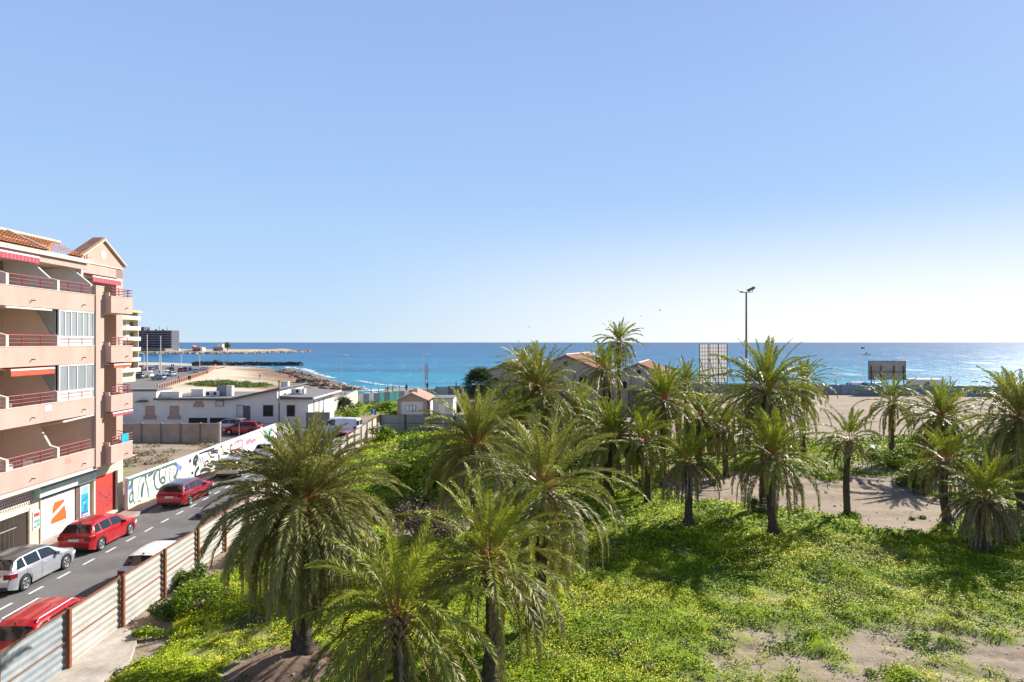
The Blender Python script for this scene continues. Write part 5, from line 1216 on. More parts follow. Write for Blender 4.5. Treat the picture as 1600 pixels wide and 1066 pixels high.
# red shutter
m_ = MB(); m_.box(UW-.002, UW+.012, 37.0, 39.0, .32, 2.6, M['redshutter'])
for z in np.arange(.42, 2.55, .1): m_.box(UW+.012, UW+.015, 37.02, 38.98, z, z+.012, M['redshutter'])
rs = part(m_, 'red_shutter')
m_ = MB(); m_.box(UW, UW+.14, 38.99, 39.22, .25, 2.66, M['rust_dark']); m_.box(UW, UW+.16, 36.86, 37.0, .25, 2.64, M['cream_wall']); m_.box(UW+.0, UW+.14, 36.8, 39.25, .13, .31, M['cream_wall']); m_.build('shutter_frame', rs, OB)
z8 = 1066/120.0
def Z2(x, y): return (100+x/z8, 700+y/z8)
m_ = MB()
sp = [(660, 620), (640, 640), (615, 620), (612, 570), (640, 530), (680, 540), (690, 590), (670, 645), (630, 665), (605, 640)]
for pts, w_ in ((sp, .035), ([(440, 560), (470, 530), (490, 570), (455, 585), (500, 640)], .03), ([(430, 690), (470, 650), (520, 680), (500, 600), (540, 660), (600, 690)], .045), ([(400, 700), (385, 760), (400, 810), (440, 790), (430, 720), (500, 730), (530, 790), (480, 840), (500, 870)], .03),
              ([(545, 900), (545, 800), (600, 800), (620, 750), (580, 780), (640, 800)], .03), ([(600, 720), (640, 740), (660, 700), (650, 780), (690, 760)], .03), ([(440, 880), (500, 860), (530, 930)], .02), ([(560, 700), (590, 680), (610, 730), (560, 740)], .04)):
    m_.ribbon([(UW+.017,)+uvp(*Z2(*p)) for p in pts], w_*1.9, (1, 0, 0), M['spray_maroon'])
m_.build('spray_scribble', rs, OB)
# things standing on the balconies
def chair(u, v, z, m, label, rz=0):
    root = thing('plastic_chair', label, 'chair', S(u, v, z), TH+rz, 'chairs on the pink building balconies')
    b_ = MB(); b_.box(-.22, .22, -.22, .22, .40, .44, m); b_.build('seat', root)
    b_ = MB(); b_.box(-.22, .22, .20, .235, .44, .86, m); b_.build('backrest', root)
    for a in (-.19, .19):
        for c_ in (-.19, .19): b_ = MB(); b_.tube([(a, c_, 0), (a*.95, c_*.95, .40)], .02, m, 6); b_.build('leg', root)
chair(-22.75, 30.2, 6.79, M['white'], 'pale chair behind the railing of the third balcony row, left bay', .4)
chair(-22.75, 30.6, 3.88, M['white'], 'white chair on the lowest long balcony, left of its pair', 1.2)
chair(-22.75, 31.5, 3.88, M['white'], 'white chair on the lowest long balcony, right of its pair', .3)
chair(-22.8, 34.0, 12.41, M['white'], 'white chair on the top balcony beside the pilaster', 2)
b_ = MB(); b_.box(-.35, .35, -.012, .012, -.72, 0, M['teal_bright']); b_.box(-.33, .33, .012, .04, -.5, 0, M['teal_bright'])
t_ = b_.build('towel', None, loc=S(-21.77, 38.13, 5.14), rz=TH+pi/2); tag(t_, 'turquoise towel hung over the lowest corner balcony railing', 'towel')
b_ = MB(); 
for q in range(4): b_.tube([(0, -.3+q*.2, 0), (0.05, -.28+q*.2, .35+.1*(q % 2))], .03, M['bark'], 5)
b_.box(-.14, .14, -.4, .4, -.22, .02, M['shade_brown'])
t_ = b_.build('planter', None, loc=S(-22.6, 33.4, 12.62), rz=TH); tag(t_, 'brown planter with dry stems on the top long balcony', 'planter')

# ---------------------------------------------------------------- graffiti wall
WU = -22.75
gw = thing('graffiti_wall', 'long low white wall covered with spray painted letters beside the street', 'wall', S(WU, 40.15), TH)
GO = (WU, 40.15, 0)
m_ = MB(); m_.box(WU-.2, WU, 40.15, 67.0, -.05, 2.02, M['white_wall']); m_.build('wall', gw, GO)
m_ = MB(); m_.box(WU-.23, WU+.03, 40.15, 67.0, 2.022, 2.09, M['white']); m_.build('coping', gw, GO)
m_ = MB(); m_.box(WU+.0, WU+.012, 40.15, 67.0, .13, .32, M['cream_wall']); m_.build('painted_skirting', gw, GO)
def gp(px, py):
    p = on_u(px, py, WU); return Vector((WU, min(max(p.y, 40.2), 66.9), min(max(p.z, .16), 1.98)))
gr = {}
def stroke(pts, w_, m, sc, ox, oy):
    mb = gr.setdefault(m, MB()); P = [gp(ox+x/sc, oy+y/sc) for x, y in pts]
    # smooth by Chaikin
    for _ in range(1):
        Q_ = [P[0]]
        for a, b2 in zip(P[:-1], P[1:]): Q_ += [a*.75+b2*.25, a*.25+b2*.75]
        P = Q_+[P[-1]]
    mb.ribbon(P, w_*1.5, (1, 0, 0), M[m], .004+.002*len(gr)+.0004*(len(mb.v) % 7))
sc_, ox, oy = 933/140.0, 180, 660
G = 'spray_green'
for pts, w_ in [
 ([(160, 560), (105, 610), (120, 660), (150, 700), (165, 660), (175, 580)], .12), ([(150, 560), (240, 530), (330, 500), (315, 560), (320, 590)], .14),
 ([(185, 560), (180, 640), (175, 700), (185, 740), (185, 800), (160, 845), (145, 800), (160, 735), (185, 730)], .10), ([(185, 800), (200, 840), (215, 870)], .06),
 ([(235, 800), (240, 700), (255, 600), (285, 560), (310, 560)], .05), ([(300, 620), (285, 700), (275, 800), (270, 720), (290, 640)], .10), ([(310, 590), (330, 640), (340, 720), (355, 790), (310, 830), (240, 820)], .07),
 ([(330, 500), (400, 470), (390, 530), (340, 560)], .13), ([(400, 470), (470, 445), (420, 520), (405, 600), (410, 660), (440, 710), (500, 660)], .10), ([(415, 500), (400, 560), (395, 600)], .07),
 ([(470, 450), (460, 520), (460, 600), (490, 640), (520, 620), (515, 580), (490, 570), (475, 600)], .12), ([(480, 445), (560, 410), (610, 395), (640, 440), (650, 480), (640, 540), (610, 580), (640, 600)], .18),
 ([(480, 480), (540, 450), (520, 520), (520, 600)], .06), ([(580, 470), (560, 540), (565, 600), (590, 620)], .06), ([(600, 455), (610, 520), (600, 600)], .04)]: stroke(pts, w_, G, sc_, ox, oy)
for pts in [([(190, 700), (200, 690)]), ([(350, 600), (380, 610)]), ([(345, 680), (350, 720)]), ([(620, 500), (600, 520)]), ([(440, 520), (450, 560)]), ([(540, 500), (560, 480)])]: stroke(pts, .05, 'spray_grey', sc_, ox, oy)
for c_ in ((110, 680), (665, 470)):
    for a in np.linspace(0, 2*pi, 8)[:-1]: stroke([c_, (c_[0]+30*cos(a), c_[1]+34*sin(a))], .10, 'spray_blue', sc_, ox, oy)
sc_, ox, oy = 1421/160.0, 290, 640
for pts, w_ in [([(190, 580), (240, 590), (290, 560), (260, 545), (330, 570), (350, 540), (390, 515), (400, 540)], .14), ([(120, 770), (110, 720), (130, 660), (165, 650), (160, 700), (130, 740), (150, 780)], .20), ([(60, 690), (65, 735)], .22), ([(95, 860), (92, 900)], .22),
 ([(190, 660), (180, 740)], .05), ([(215, 650), (200, 750)], .05), ([(240, 650), (222, 750)], .05), ([(260, 680), (240, 760)], .05), ([(270, 800), (260, 750), (290, 710), (320, 720), (300, 770), (330, 790)], .09), ([(345, 580), (400, 570), (450, 565)], .10), ([(350, 610), (400, 595), (450, 600)], .10),
 ([(460, 620), (465, 740), (430, 740), (380, 720), (345, 740)], .16), ([(340, 650), (380, 665), (400, 650)], .08), ([(140, 950), (130, 890), (160, 830), (185, 800)], .20), ([(150, 930), (200, 910), (215, 870), (205, 850)], .08), ([(205, 870), (240, 835), (300, 830), (340, 845)], .20), ([(495, 500), (495, 530)], .18), ([(497, 670), (497, 700)], .18), ([(310, 600), (350, 650), (330, 690)], .06), ([(350, 720), (400, 760), (440, 750)], .16), ([(320, 780), (345, 800), (380, 790)], .1)]: stroke(pts, w_, 'spray_black', sc_, ox, oy)
for pts, w_ in [([(650, 490), (620, 500), (620, 560), (640, 635), (690, 610), (700, 560), (740, 540), (760, 600), (790, 610)], .14), ([(680, 500), (700, 440), (740, 430), (720, 500)], .08), ([(640, 560), (690, 555)], .06)]: stroke(pts, w_, 'spray_maroon', sc_, ox, oy)
for pts, w_ in [([(700, 450), (760, 420), (800, 440), (780, 520), (730, 540)], .12), ([(840, 440), (870, 480), (900, 400), (910, 470), (960, 390), (940, 450)], .18), ([(860, 420), (900, 440), (980, 420)], .10), ([(570, 540), (600, 560)], .1), ([(780, 480), (800, 560)], .07)]: stroke(pts, w_, 'spray_pink', sc_, ox, oy)
for pts, w_ in [([(500, 540), (540, 560), (510, 590)], .12), ([(700, 640), (740, 600), (790, 650), (740, 680)], .28), ([(650, 680), (850, 650)], .2)]: stroke(pts, w_, 'spray_orange', sc_, ox, oy)
for pts, w_ in [([(1100, 330), (1140, 290), (1200, 290), (1150, 340)], .45), ([(1090, 380), (1160, 380)], .35)]: stroke(pts, w_, 'spray_mint', sc_, ox, oy)
for k, mb in gr.items(): mb.build('graffiti', gw, GO, fix=False)
# tan block wall
bw = thing('block_wall', 'tan concrete block wall closing the bare plot in front of the white house', 'wall', (-43.0, 67.3, 0))
for i in range(6):
    x0 = i*2.05; m_ = MB(); m_.box(x0+.08, x0+1.97, -.1, .1, -.05, 1.05, M['block'])
    for q in range(9): m_.box(x0+.08, x0+1.97, -.08, .08, 1.052+q*.105, 1.052+q*.105+.09, M['block'])
    m_.box(x0+.08, x0+1.97, -.05, .05, 1.05, 1.99, M['block']); m_.build('block_panel', bw)
for i in range(7):
    m_ = MB(); m_.box(i*2.05-.08, i*2.05+.08, -.16, .14, -.05, 2.06, M['concrete_dark'] if i < 6 else M['plaster_trim']); m_.build('post', bw)
# wire fence on from the block wall
wf_ = thing('wire_fence', 'thin wire fence with pale posts beyond the tan block wall', 'fence', (-30.6, 67.3, 0))
for i in range(4): m_ = MB(); m_.tube([(i*1.9, 0, 0), (i*1.9, 0, 2.0)], .04, M['concrete'], 6); m_.build('post', wf_)
m_ = MB()
for z in (.5, 1.0, 1.5, 1.95): m_.tube([(0, 0, z), (5.7, 0, z)], .02, M['rust_dark'], 4)
m_.build('wire', wf_)
# ---------------------------------------------------------------- long white house with flat roofs
hs = thing('long_white_house', 'long low white house with dark edged flat roofs and bricked up windows', 'house', (-36, 79, 0))
HO = (-36, 79, 0)
def hp(mb, name, parent=hs, **k): return mb.build(name, parent, HO, **k)
YF = 79.0
m_ = MB(); m_.box(-56, -43.9, YF, YF+3.5, 0, 4.5, M['white_wall']); m_.box(-43.897, -37.4, YF, 89, 0, 3.44, M['white_wall']); m_.box(-56, -43.9, YF+3.5, 89, 0, 3.4, M['white_wall']); hp(m_, 'left_wing_wall')
m_ = MB(); m_.prism([(-37.397, 0), (-29, 0), (-29, 4.6), (-34.6, 3.42), (-37.397, 3.42)], 'y', YF+.0, 89, M['white_wall']); hp(m_, 'middle_wing_wall')
m_ = MB(); m_.box(-28.997, -25.15, YF+.0, 90.5, 0, 3.5, M['white_wall']); hp(m_, 'right_wing_wall')
def fx(px): return (px-800)/1000*YF
def fz(py): return H0-(py-535)/1000*YF
# roofs with real slabs
m_ = MB(); m_.box(-56.3, -43.8, YF+.2, YF+3.6, 4.503, 4.66, M['roof_grey']); m_.box(-56.3, -43.8, YF-.1, YF+.197, 4.45, 4.70, M['roof_edge']); hp(m_, 'flat_roof')
m_ = MB(); m_.prism([(-43.9, 3.45), (-34.5, 3.43), (-28.6, 4.72), (-28.6, 4.90), (-34.5, 3.62), (-43.9, 3.63)], 'y', YF-.5, 89.5, M['roof_grey'])
rf = hp(m_, 'flat_roof')
m_ = MB(); m_.prism([(-43.95, 3.41), (-34.5, 3.39), (-28.55, 4.68), (-28.55, 4.94), (-34.5, 3.66), (-43.95, 3.66)], 'y', YF-.62, YF-.503, M['roof_edge']); m_.build('fascia', rf, HO)
m_ = MB(); m_.prism([(-28.594, 3.75), (-25.0, 3.53), (-24.4, 3.53), (-24.4, 3.70), (-28.594, 3.93)], 'y', YF-.6, 91.3, M['roof_grey']); rf2 = hp(m_, 'flat_roof')
m_ = MB(); m_.box(-28.58, -24.40, YF-.72, YF-.603, 3.50, 3.78, M['roof_edge']); m_.box(-24.397, -24.30, YF-.6, 91.3, 3.5, 3.72, M['plaster_trim']); m_.build('fascia', rf2, HO)
# strip of white wall above, left: raised block
for x0, x1, y0, z0, z1 in ((-44.0, -41.6, YF+1, 3.635, 4.25), (-36.6, -35.9, YF+3, 3.64, 4.85), (-40.9, -39.4, YF+2.6, 3.64, 4.45), (-29.8, -28.9, YF+3.5, 4.7, 5.4), (-28.3, -26.6, YF+3.0, 3.93, 4.5)):
    m_ = MB(); m_.box(x0, x1, y0, y0+.7, z0, z1, M['white_wall']); m_.box(x0-.05, x1+.05, y0-.05, y0+.75, z1+.002, z1+.07, M['plaster_trim']); hp(m_, 'roof_box')
for x0 in (-39.1, -38.2, -27.7):
    y0 = YF+2.6; zb = 3.64 if x0 < -30 else 3.95
    m_ = MB(); m_.box(x0, x0+.8, y0, y0+.35, zb, zb+.62, M['white']); u_ = hp(m_, 'air_conditioner')
    m_ = MB(); m_.tube([(x0+.32, y0-.01, zb+.31), (x0+.32, y0, zb+.31)], .22, M['plastic'], 14); m_.build('fan_grille', u_, HO)
m_ = MB(); m_.prism([(YF+3.2, 3.64), (YF+3.4, 4.9), (YF+3.5, 4.9), (YF+4.5, 3.64)], 'x', -38.0, -36.8, M['galv_grey']); hp(m_, 'roof_panel')
for px0, px1, py0, py1 in ((227, 242, 634, 655), (265, 280, 634, 655), (305, 316, 627, 636)):
    m_ = MB(); m_.box(fx(px0), fx(px1), YF-.03, YF, fz(py1), fz(py0), M['brickwin']); w_ = hp(m_, 'bricked_window')
    m_ = MB(); m_.box(fx(px0)-.2, fx(px1)+.2, YF-.10, YF-.033, fz(py1)-.02, fz(py1)+.45, M['brickwin']); m_.build('window_sill', w_, HO)
for px0, px1, py0, py1 in ((412, 426, 634, 650), (449, 460, 634, 650), (338, 349, 627, 634), (371, 380, 634, 650)):
    m_ = MB(); m_.box(fx(px0)-.08, fx(px1)+.08, YF-.04, YF, fz(py1)-.08, fz(py0)+.08, M['roof_edge']); w_ = hp(m_, 'window_frame')
    m_ = MB(); m_.box(fx(px0), fx(px1), YF-.046, YF-.04, fz(py1), fz(py0), M['dark'] if px0 != 371 and px0 != 338 else M['grey_wall']); m_.build('pane', w_, HO)
m_ = MB(); m_.box(fx(381), fx(391), YF-.06, YF, 0, fz(634), M['roof_edge']); d_ = hp(m_, 'front_door')
m_ = MB(); m_.box(fx(389.5), fx(390.3), YF-.10, YF-.06, 1.0, 1.15, M['steel']); m_.build('door_handle', d_, HO)
for px0, px1 in ((295, 324), (328, 357)):
    m_ = MB(); m_.box(fx(px0), fx(px1), YF-.02, YF, .05, fz(653), M['dark']); hp(m_, 'garage_opening')
m_ = MB(); m_.prism([(fx(215), fz(627)), (fx(221), fz(625)), (fx(231), fz(625.5)), (fx(231), fz(628)), (fx(215), fz(628.5))], 'y', YF-.6, YF, M['roof_edge']); hp(m_, 'door_canopy')
for y0, w_, z0, z1 in ((81.0, .5, .4, 3.0), (83.2, .4, 1.2, 2.9), (85.2, .5, .9, 3.0), (88.3, .08, 0, 3.4)):
    m_ = MB(); m_.box(-25.15, -25.12, y0, y0+w_, z0, z1, M['concrete_dark'] if w_ > .1 else M['dark']); hp(m_, 'side_window')
m_ = MB(); m_.prism([(-57, 0), (-52.3, 0), (-53.0, 2.6), (-57, 2.8)], 'y', YF-3, YF-.02, M['shade_brown'])
tag(m_.build('lean_to_shed', None, (-55, YF-2, 0), loc=(-51.5, YF-2, 0)), 'brown lean-to shed at the left end of the long white house', 'shed')
# grey concrete wall piece and plot wall at the street end
def simplebox(name, label, cat, px, Y, w_, d_, h, m, cap=None, rz=0, z=0):
    root = thing(name, label, cat, at(px, Y, z), rz)
    b_ = MB(); b_.box(-w_/2, w_/2, -d_/2, d_/2, 0, h, m); b_.build('wall', root)
    b_ = MB(); b_.box(-w_/2-.04, w_/2+.04, -d_/2-.04, d_/2+.04, h+.002, h+.08, cap or m); b_.build('coping', root)
simplebox('concrete_wall', 'dark grey concrete wall beside the right wing of the white house', 'wall', 497, 78.4, 2.9, .3, 1.85, M['concrete_dark'])
# ramp wall
rw = thing('ramp_wall', 'pale sunlit ramp wall climbing towards the sea behind the white house', 'wall', (-26.0, 84, 0), 0)
m_ = MB(); m_.prism([(84, 0), (108, 0), (108, 2.3), (107, 2.35), (84, 1.05)], 'x', -26.25, -26.0, M['cream_wall']); m_.build('wall', rw, (-26, 84, 0))
m_ = MB(); m_.prism([(84, 1.055), (107, 2.355), (107, 2.44), (84, 1.14)], 'x', -26.3, -25.95, M['plaster_trim']); m_.build('coping', rw, (-26, 84, 0))
# railing on the promenade
def railing(name, label, pts, h, m, step=2.0, rails=(.5, 1.0), cat='railing', th=.04, thick=.06):
    P = [Vector(p) for p in pts]; root = thing(name, label, cat, P[0])
    R_ = MB()
    for z in rails: R_.tube([p+Vector((0, 0, z*h))-P[0] for p in P], th, m, 6)
    R_.build('rail', root); Ls = [(b2-a).length for a, b2 in zip(P[:-1], P[1:])]
    for a, b2, L_ in zip(P[:-1], P[1:], Ls):
        n_ = max(1, int(L_/step))
        for i in range(n_+1):
            p = a.lerp(b2, i/n_)-P[0]; k = MB(); k.box(p.x-thick, p.x+thick, p.y-thick, p.y+thick, p.z, p.z+h*1.03, m); k.build('post', root)
    return root
railing('promenade_railing', 'dark metal railing above the sea beyond the white house', [(-34, 112, .6), (-26, 118, .8), (-22.5, 128, .8)], 1.1, M['concrete_dark'], 2.2)
M['terra_rail'] = mat('terracotta_balustrade', (0.42, 0.22, 0.15), .85, .1, 2)
railing('beach_balustrade', 'reddish balustrade with close posts between the coast road and the beach', [(-77.5, 140, 0), (-90, 178, 0), (-102, 214, 0), (-114, 244, 0), (-124, 268, 0)], 1.2, M['terra_rail'], 2.6, (.10, .98), 'railing', .07, .13)
# coast road
cr = [(-78.5, 140), (-91, 178), (-103, 214), (-115, 244), (-125, 270), (-140, 286), (-175, 296), (-240, 300), (-240, 110), (-72, 118)]
m_ = MB(); m_.face([(x, y, .012) for x, y in cr], M['asphalt']); struct(m_.build('coast_road', fix=False))
M['prom'] = mat('pale_promenade_paving', (0.52, 0.45, 0.38), .9, .1, .5)
m_ = MB(); m_.face([(x, y, .008) for x, y in [(-120, 262), (-126, 284), (-145, 306), (-180, 322), (-260, 326), (-260, 292), (-150, 280)]], M['prom']); m_.face([(-36, 110, .0), (-20, 124, .0), (24, 139, 0), (60, 136, 0), (130, 124, 0), (130, 134, 0), (60, 144, 0), (20, 146, 0), (-26, 132, 0), (-40, 118, 0)], M['prom'])
struct(m_.build('promenade', fix=False))
struct((lambda m_: m_.build('seaside_parking', fix=False))(MB().face([(-36, 70, .003), (-15.6, 77.5, .003), (-15.6, 86, .003), (-24, 86.5, .003), (-24.9, 78, .003)], M['concrete_dark'])))
# yellow and white apartment block
yb = thing('apartment_building', 'cream and white apartment block with yellow balcony bands, behind the pink one', 'building', (-101, 172, 0))
m_ = MB(); m_.box(-122, -101.4, 140, 172.4, 0, 18.4, M['cream_wall']); m_.box(-121, -104, 141, 171, 18.402, 20.0, M['plaster_trim']); m_.build('wall', yb, (-101, 172, 0))
for q in range(6):
    z = 2.9+q*2.75
    m_ = MB(); m_.box(-101.397, -99.9, 141, 172.2, z-.25, z-.02, M['yellow']); b2 = m_.build('balcony', yb, (-101, 172, 0))
    m_ = MB(); m_.box(-99.95, -99.85, 141, 172.2, z-.018, z+.80, M['white']); m_.box(-101.39, -99.953, 172.1, 172.2, z-.018, z+.80, M['white']); m_.build('balcony_front', b2, (-101, 172, 0))
    for k in range(9):
        v = 142.5+k*3.4; m_ = MB(); m_.box(-101.395, -101.34, v, v+1.6, z, z+2.0, M['window']); m_.build('window', yb, (-101, 172, 0))
for v in (143, 150, 157, 164, 171.2):
    m_ = MB(); m_.box(-101.39, -100.0, v, v+.2, 2.9, 18.4, M['cream_wall']); m_.build('divider_wall', yb, (-101, 172, 0))
m_ = MB(); m_.box(-121.5, -99.7, 140.5, 172.6, 18.403, 18.9, M['yellow']); m_.build('roof_parapet', yb, (-101, 172, 0))
# dark tower block
tw = thing('apartment_tower', 'dark slab of flats on the far shore of the bay', 'building', (-408, 735, 0))
TO = (-408, 735, 0); z0 = 1.0
m_ = MB(); m_.box(-440, -391, 735, 752, z0-3, 24.2, M['darktower']); m_.box(-440, -424, 737, 750, 24.203, 28.2, M['darktower']); m_.build('wall', tw, TO)
for q in range(8):
    z = 2.2+q*2.75
    for x0, x1 in ((-424, -418.3), (-416.4, -409.5), (-407.6, -401.5), (-399.4, -391.6)):
        m_ = MB(); m_.box(x0, x1, 734.3, 734.997, z+1.5, z+2.3, M['tower_pale']); b2 = m_.build('balcony_band', tw, TO)
        m_ = MB(); m_.box(x0+.4, x1-.4, 734.8, 734.99, z+.1, z+1.4, M['dark']); m_.build('window_strip', b2, TO)
for x in (-417.4, -408.5, -400.5):
    m_ = MB(); m_.box(x-.9, x+.9, 733.9, 734.99, 0, 25.5, M['darktower']); m_.build('stair_pier', tw, TO)
m_ = MB(); m_.tube([(-409, 742, 24.2), (-409, 742, 29)], .3, M['darktower'], 5); m_.tube([(-400, 742, 24.2), (-400, 742, 28)], .3, M['darktower'], 5); m_.build('mast', tw, TO)
m_ = MB(); m_.box(-444, -388, 716, 733, -2.5, 3.4, M['concrete_dark']); tag(m_.build('quay_building', None, (-410, 725, -2.5), loc=(-410, 725, -2.5)), 'low dark terrace at the foot of the dark tower block', 'building')
# ruins on the headland
h1 = thing('ruined_house', 'red brick ruin on the headland', 'house', (-352, 715, 0)); ho = (-352, 715, 0)
m_ = MB(); m_.prism([(-357, 0), (-347.6, 0), (-347.6, 5.0), (-355.5, 5.6), (-357, 7)], 'y', 715, 722, mat('brick_red', (0.50, 0.25, 0.17), .9, .1, .5)); m_.build('wall', h1, ho)
m_ = MB(); m_.box(-347.597, -345.3, 714, 721, 0, 4.5, M['white_wall']); m_.build('side_wall', h1, ho)
for x in (-356, -353.2, -350.4): m_ = MB(); m_.box(x, x+1.6, 714.95, 715, .5, 2.4, M['dark']); m_.build('window', h1, ho)
h2 = thing('headland_house', 'white house with a roof cabin on the headland', 'house', (-334, 730, 0)); ho = (-334, 730, 0)
m_ = MB(); m_.box(-341, -329.5, 730, 738, 0, 4.8, M['concrete']); m_.box(-336.5, -331, 731, 737, 4.803, 8.0, M['white_wall']); m_.build('wall', h2, ho)
m_ = MB(); m_.box(-337.2, -330.4, 730.4, 737.5, 8.003, 8.5, M['white']); m_.build('roof', h2, ho)
m_ = MB(); m_.box(-339, -337.5, 729.95, 730, 1.5, 3, M['dark']); m_.build('window', h2, ho)
h3 = MB(); h3.box(-1.2, 1.2, -1, 1, 0, 2.6, M['white']); h3.box(-1.35, 1.35, -1.15, 1.15, 2.602, 2.8, M['white']); tag(h3.build('white_hut', None, loc=(-374, 718, .6)), 'tiny white hut between the tower block and the red ruin', 'hut')
def smalltree(label, X0, Y, z0, h, rad, seed, cols=DKG, size=.5):
    r_ = np.random.default_rng(seed); root = thing('tree', label, 'tree', (X0, Y, z0)); m_ = MB(); m_.tube([(0, 0, 0), (.1, 0, h*.6)], [rad*.1, rad*.05], M['bark'], 6); m_.build('trunk', root)
    Q, T = leafcloud(r_, 1500, (0, 0, h*.68), (rad, rad, h*.35), size, cols); npmesh('crown', Q.reshape(-1, 3), np.arange(len(Q)*4).reshape(-1, 4), [M['herb']], attrs={'tint': np.repeat(T, 4, 0)}, parent=root)
smalltree('dark tree beside the headland house', -323, 726, .5, 9.5, 3.2, 3)
# breakwater
M['rock_pale'] = mat('pale_rock', (0.34, 0.25, 0.18), 0.95, 0.3, 0.5, 0.8, 3, col2=(0.52, 0.41, 0.30))
def rocks(name, label, pts, wid, hh, n_, size, m, seed, cat='breakwater'):
    r_ = np.random.default_rng(seed); root = MB(); P = [np.array(p, float) for p in pts]; k = root.mi(m)
    for i in range(n_):
        f = r_.random()*(len(P)-1); q = int(f); c_ = P[q]*(1-f+q)+P[q+1]*(f-q); d = P[q+1]-P[q]; d /= np.hypot(*d[:2]); s = r_.normal(0, .38)
        x = c_[0]-d[1]*s*wid; y = c_[1]+d[0]*s*wid; z = SEA+hh*(1-min(1, abs(s)*1.3))*r_.uniform(.5, 1); sz = size*r_.uniform(.6, 1.4)
        b_ = len(root.v)
        for a in (-1, 1):
            for b3 in (-1, 1):
                for c3 in (-1, 1): root.v.append(tuple(np.array((x+a*sz*.5, y+b3*sz*.5, z+c3*sz*.4))+r_.normal(0, sz*.14, 3)))
        for f_ in ((0, 1, 3, 2), (4, 6, 7, 5), (0, 4, 5, 1), (2, 3, 7, 6), (0, 2, 6, 4), (1, 5, 7, 3)): root.f.append(tuple(b_+t for t in f_)); root.m.append(k)
    return tag(root.build(name), label, cat, kind=None)
rocks('breakwater', 'long dark rock breakwater reaching into the bay', [(-160, 345), (-140, 347), (-114, 347)], 3.0, 1.5, 1100, 1.1, M['rock_dark'], 1)
rocks('rock_mound', 'dark mound of rocks at the root of the breakwater', [(-143, 288), (-131, 290)], 5, 3.6, 900, 1.2, M['rock_dark'], 2, 'rocks')
rocks('shore_rocks', 'brown rocks along the waterline of the beach', [(-98, 276), (-82, 246), (-66, 212), (-58, 194), (-50, 178), (-42, 166)], 4, .7, 1100, 1.0, M['rock'], 3, 'rocks')
rocks('shore_rocks', 'dark wet rocks at the tip of the point', [(-66, 200), (-56, 190), (-50, 180)], 3.5, .8, 500, 1.0, M['rock_dark'], 4, 'rocks')
rocks('headland_rocks', 'dark rocks along the foot of the headland', [(-400, 693), (-330, 694), (-298, 716), (-284, 762), (-264, 838)], 9, 1.2, 1200, 1.8, M['rock_pale'], 5, 'rocks')

# ---------------------------------------------------------------- small gabled house and its shed
gh = thing('gabled_house', 'small white house with a tiled gable roof behind the dark fence', 'house', (-14.0, 88, 0)); go = (-14, 88, 0)
x0, x1 = -15.9, -11.6; xm = (x0+x1)/2
m_ = MB(); m_.prism([(x0+.15, 0), (x1-.15, 0), (x1-.15, 2.55), (xm, 3.45), (x0+.15, 2.55)], 'y', 88, 95, M['white_wall']); m_.build('wall', gh, go)
m_ = MB(); m_.prism([(x0+.1, 2.35), (x1-.1, 2.35), (x1-.15, 2.56), (xm, 3.47), (x0+.15, 2.56)], 'y', 87.94, 87.998, M['block']); m_.build('gable_panel', gh, go)
for s, xe in ((-1, x0-.35), (1, x1+.35)):
    m_ = MB(); n_ = 26
    for q in range(n_):
        ya = 87.6+q*.3; m_.prism([(xe, 2.40), (xm, 3.52), (xm, 3.62), (xe, 2.50)], 'y', ya, ya+.27, M['tile_dark'] if q % 3 else M['cap'])
    m_.build('tiled_roof', gh, go)
m_ = MB(); m_.box(xm-.1, xm+.5, 90, 90.6, 3.4, 4.1, M['cap']); m_.build('chimney', gh, go)
m_ = MB(); m_.box(-14.6, -13.2, 87.95, 88, 1.0, 1.85, M['concrete_dark']); w_ = m_.build('window', gh, go)
m_ = MB(); [m_.box(-14.55+q*.46, -14.2+q*.46, 87.93, 87.95, 1.05, 1.8, M['white']) for q in range(3)]; m_.build('pane', w_, go)
for xa in (x0+.15, x1-.6): m_ = MB(); m_.box(xa, xa+.45, 87.9, 87.99, 0, 2.3, M['block']); m_.build('corner_pier', gh, go)
sh_ = thing('white_shed', 'plain white shed on the right of the small gabled house', 'shed', (-9.5, 88, 0))
m_ = MB(); m_.box(-1.4, 1.4, 0, 5, 0, 2.75, M['grey_wall']); m_.build('wall', sh_)
m_ = MB(); m_.box(-1.5, 1.5, -.1, 5.1, 2.753, 2.85, M['roof_grey']); m_.build('roof', sh_)
m_ = MB(); m_.box(-.6, .3, -.04, 0, .0, 2.0, M['white']); m_.build('door', sh_)
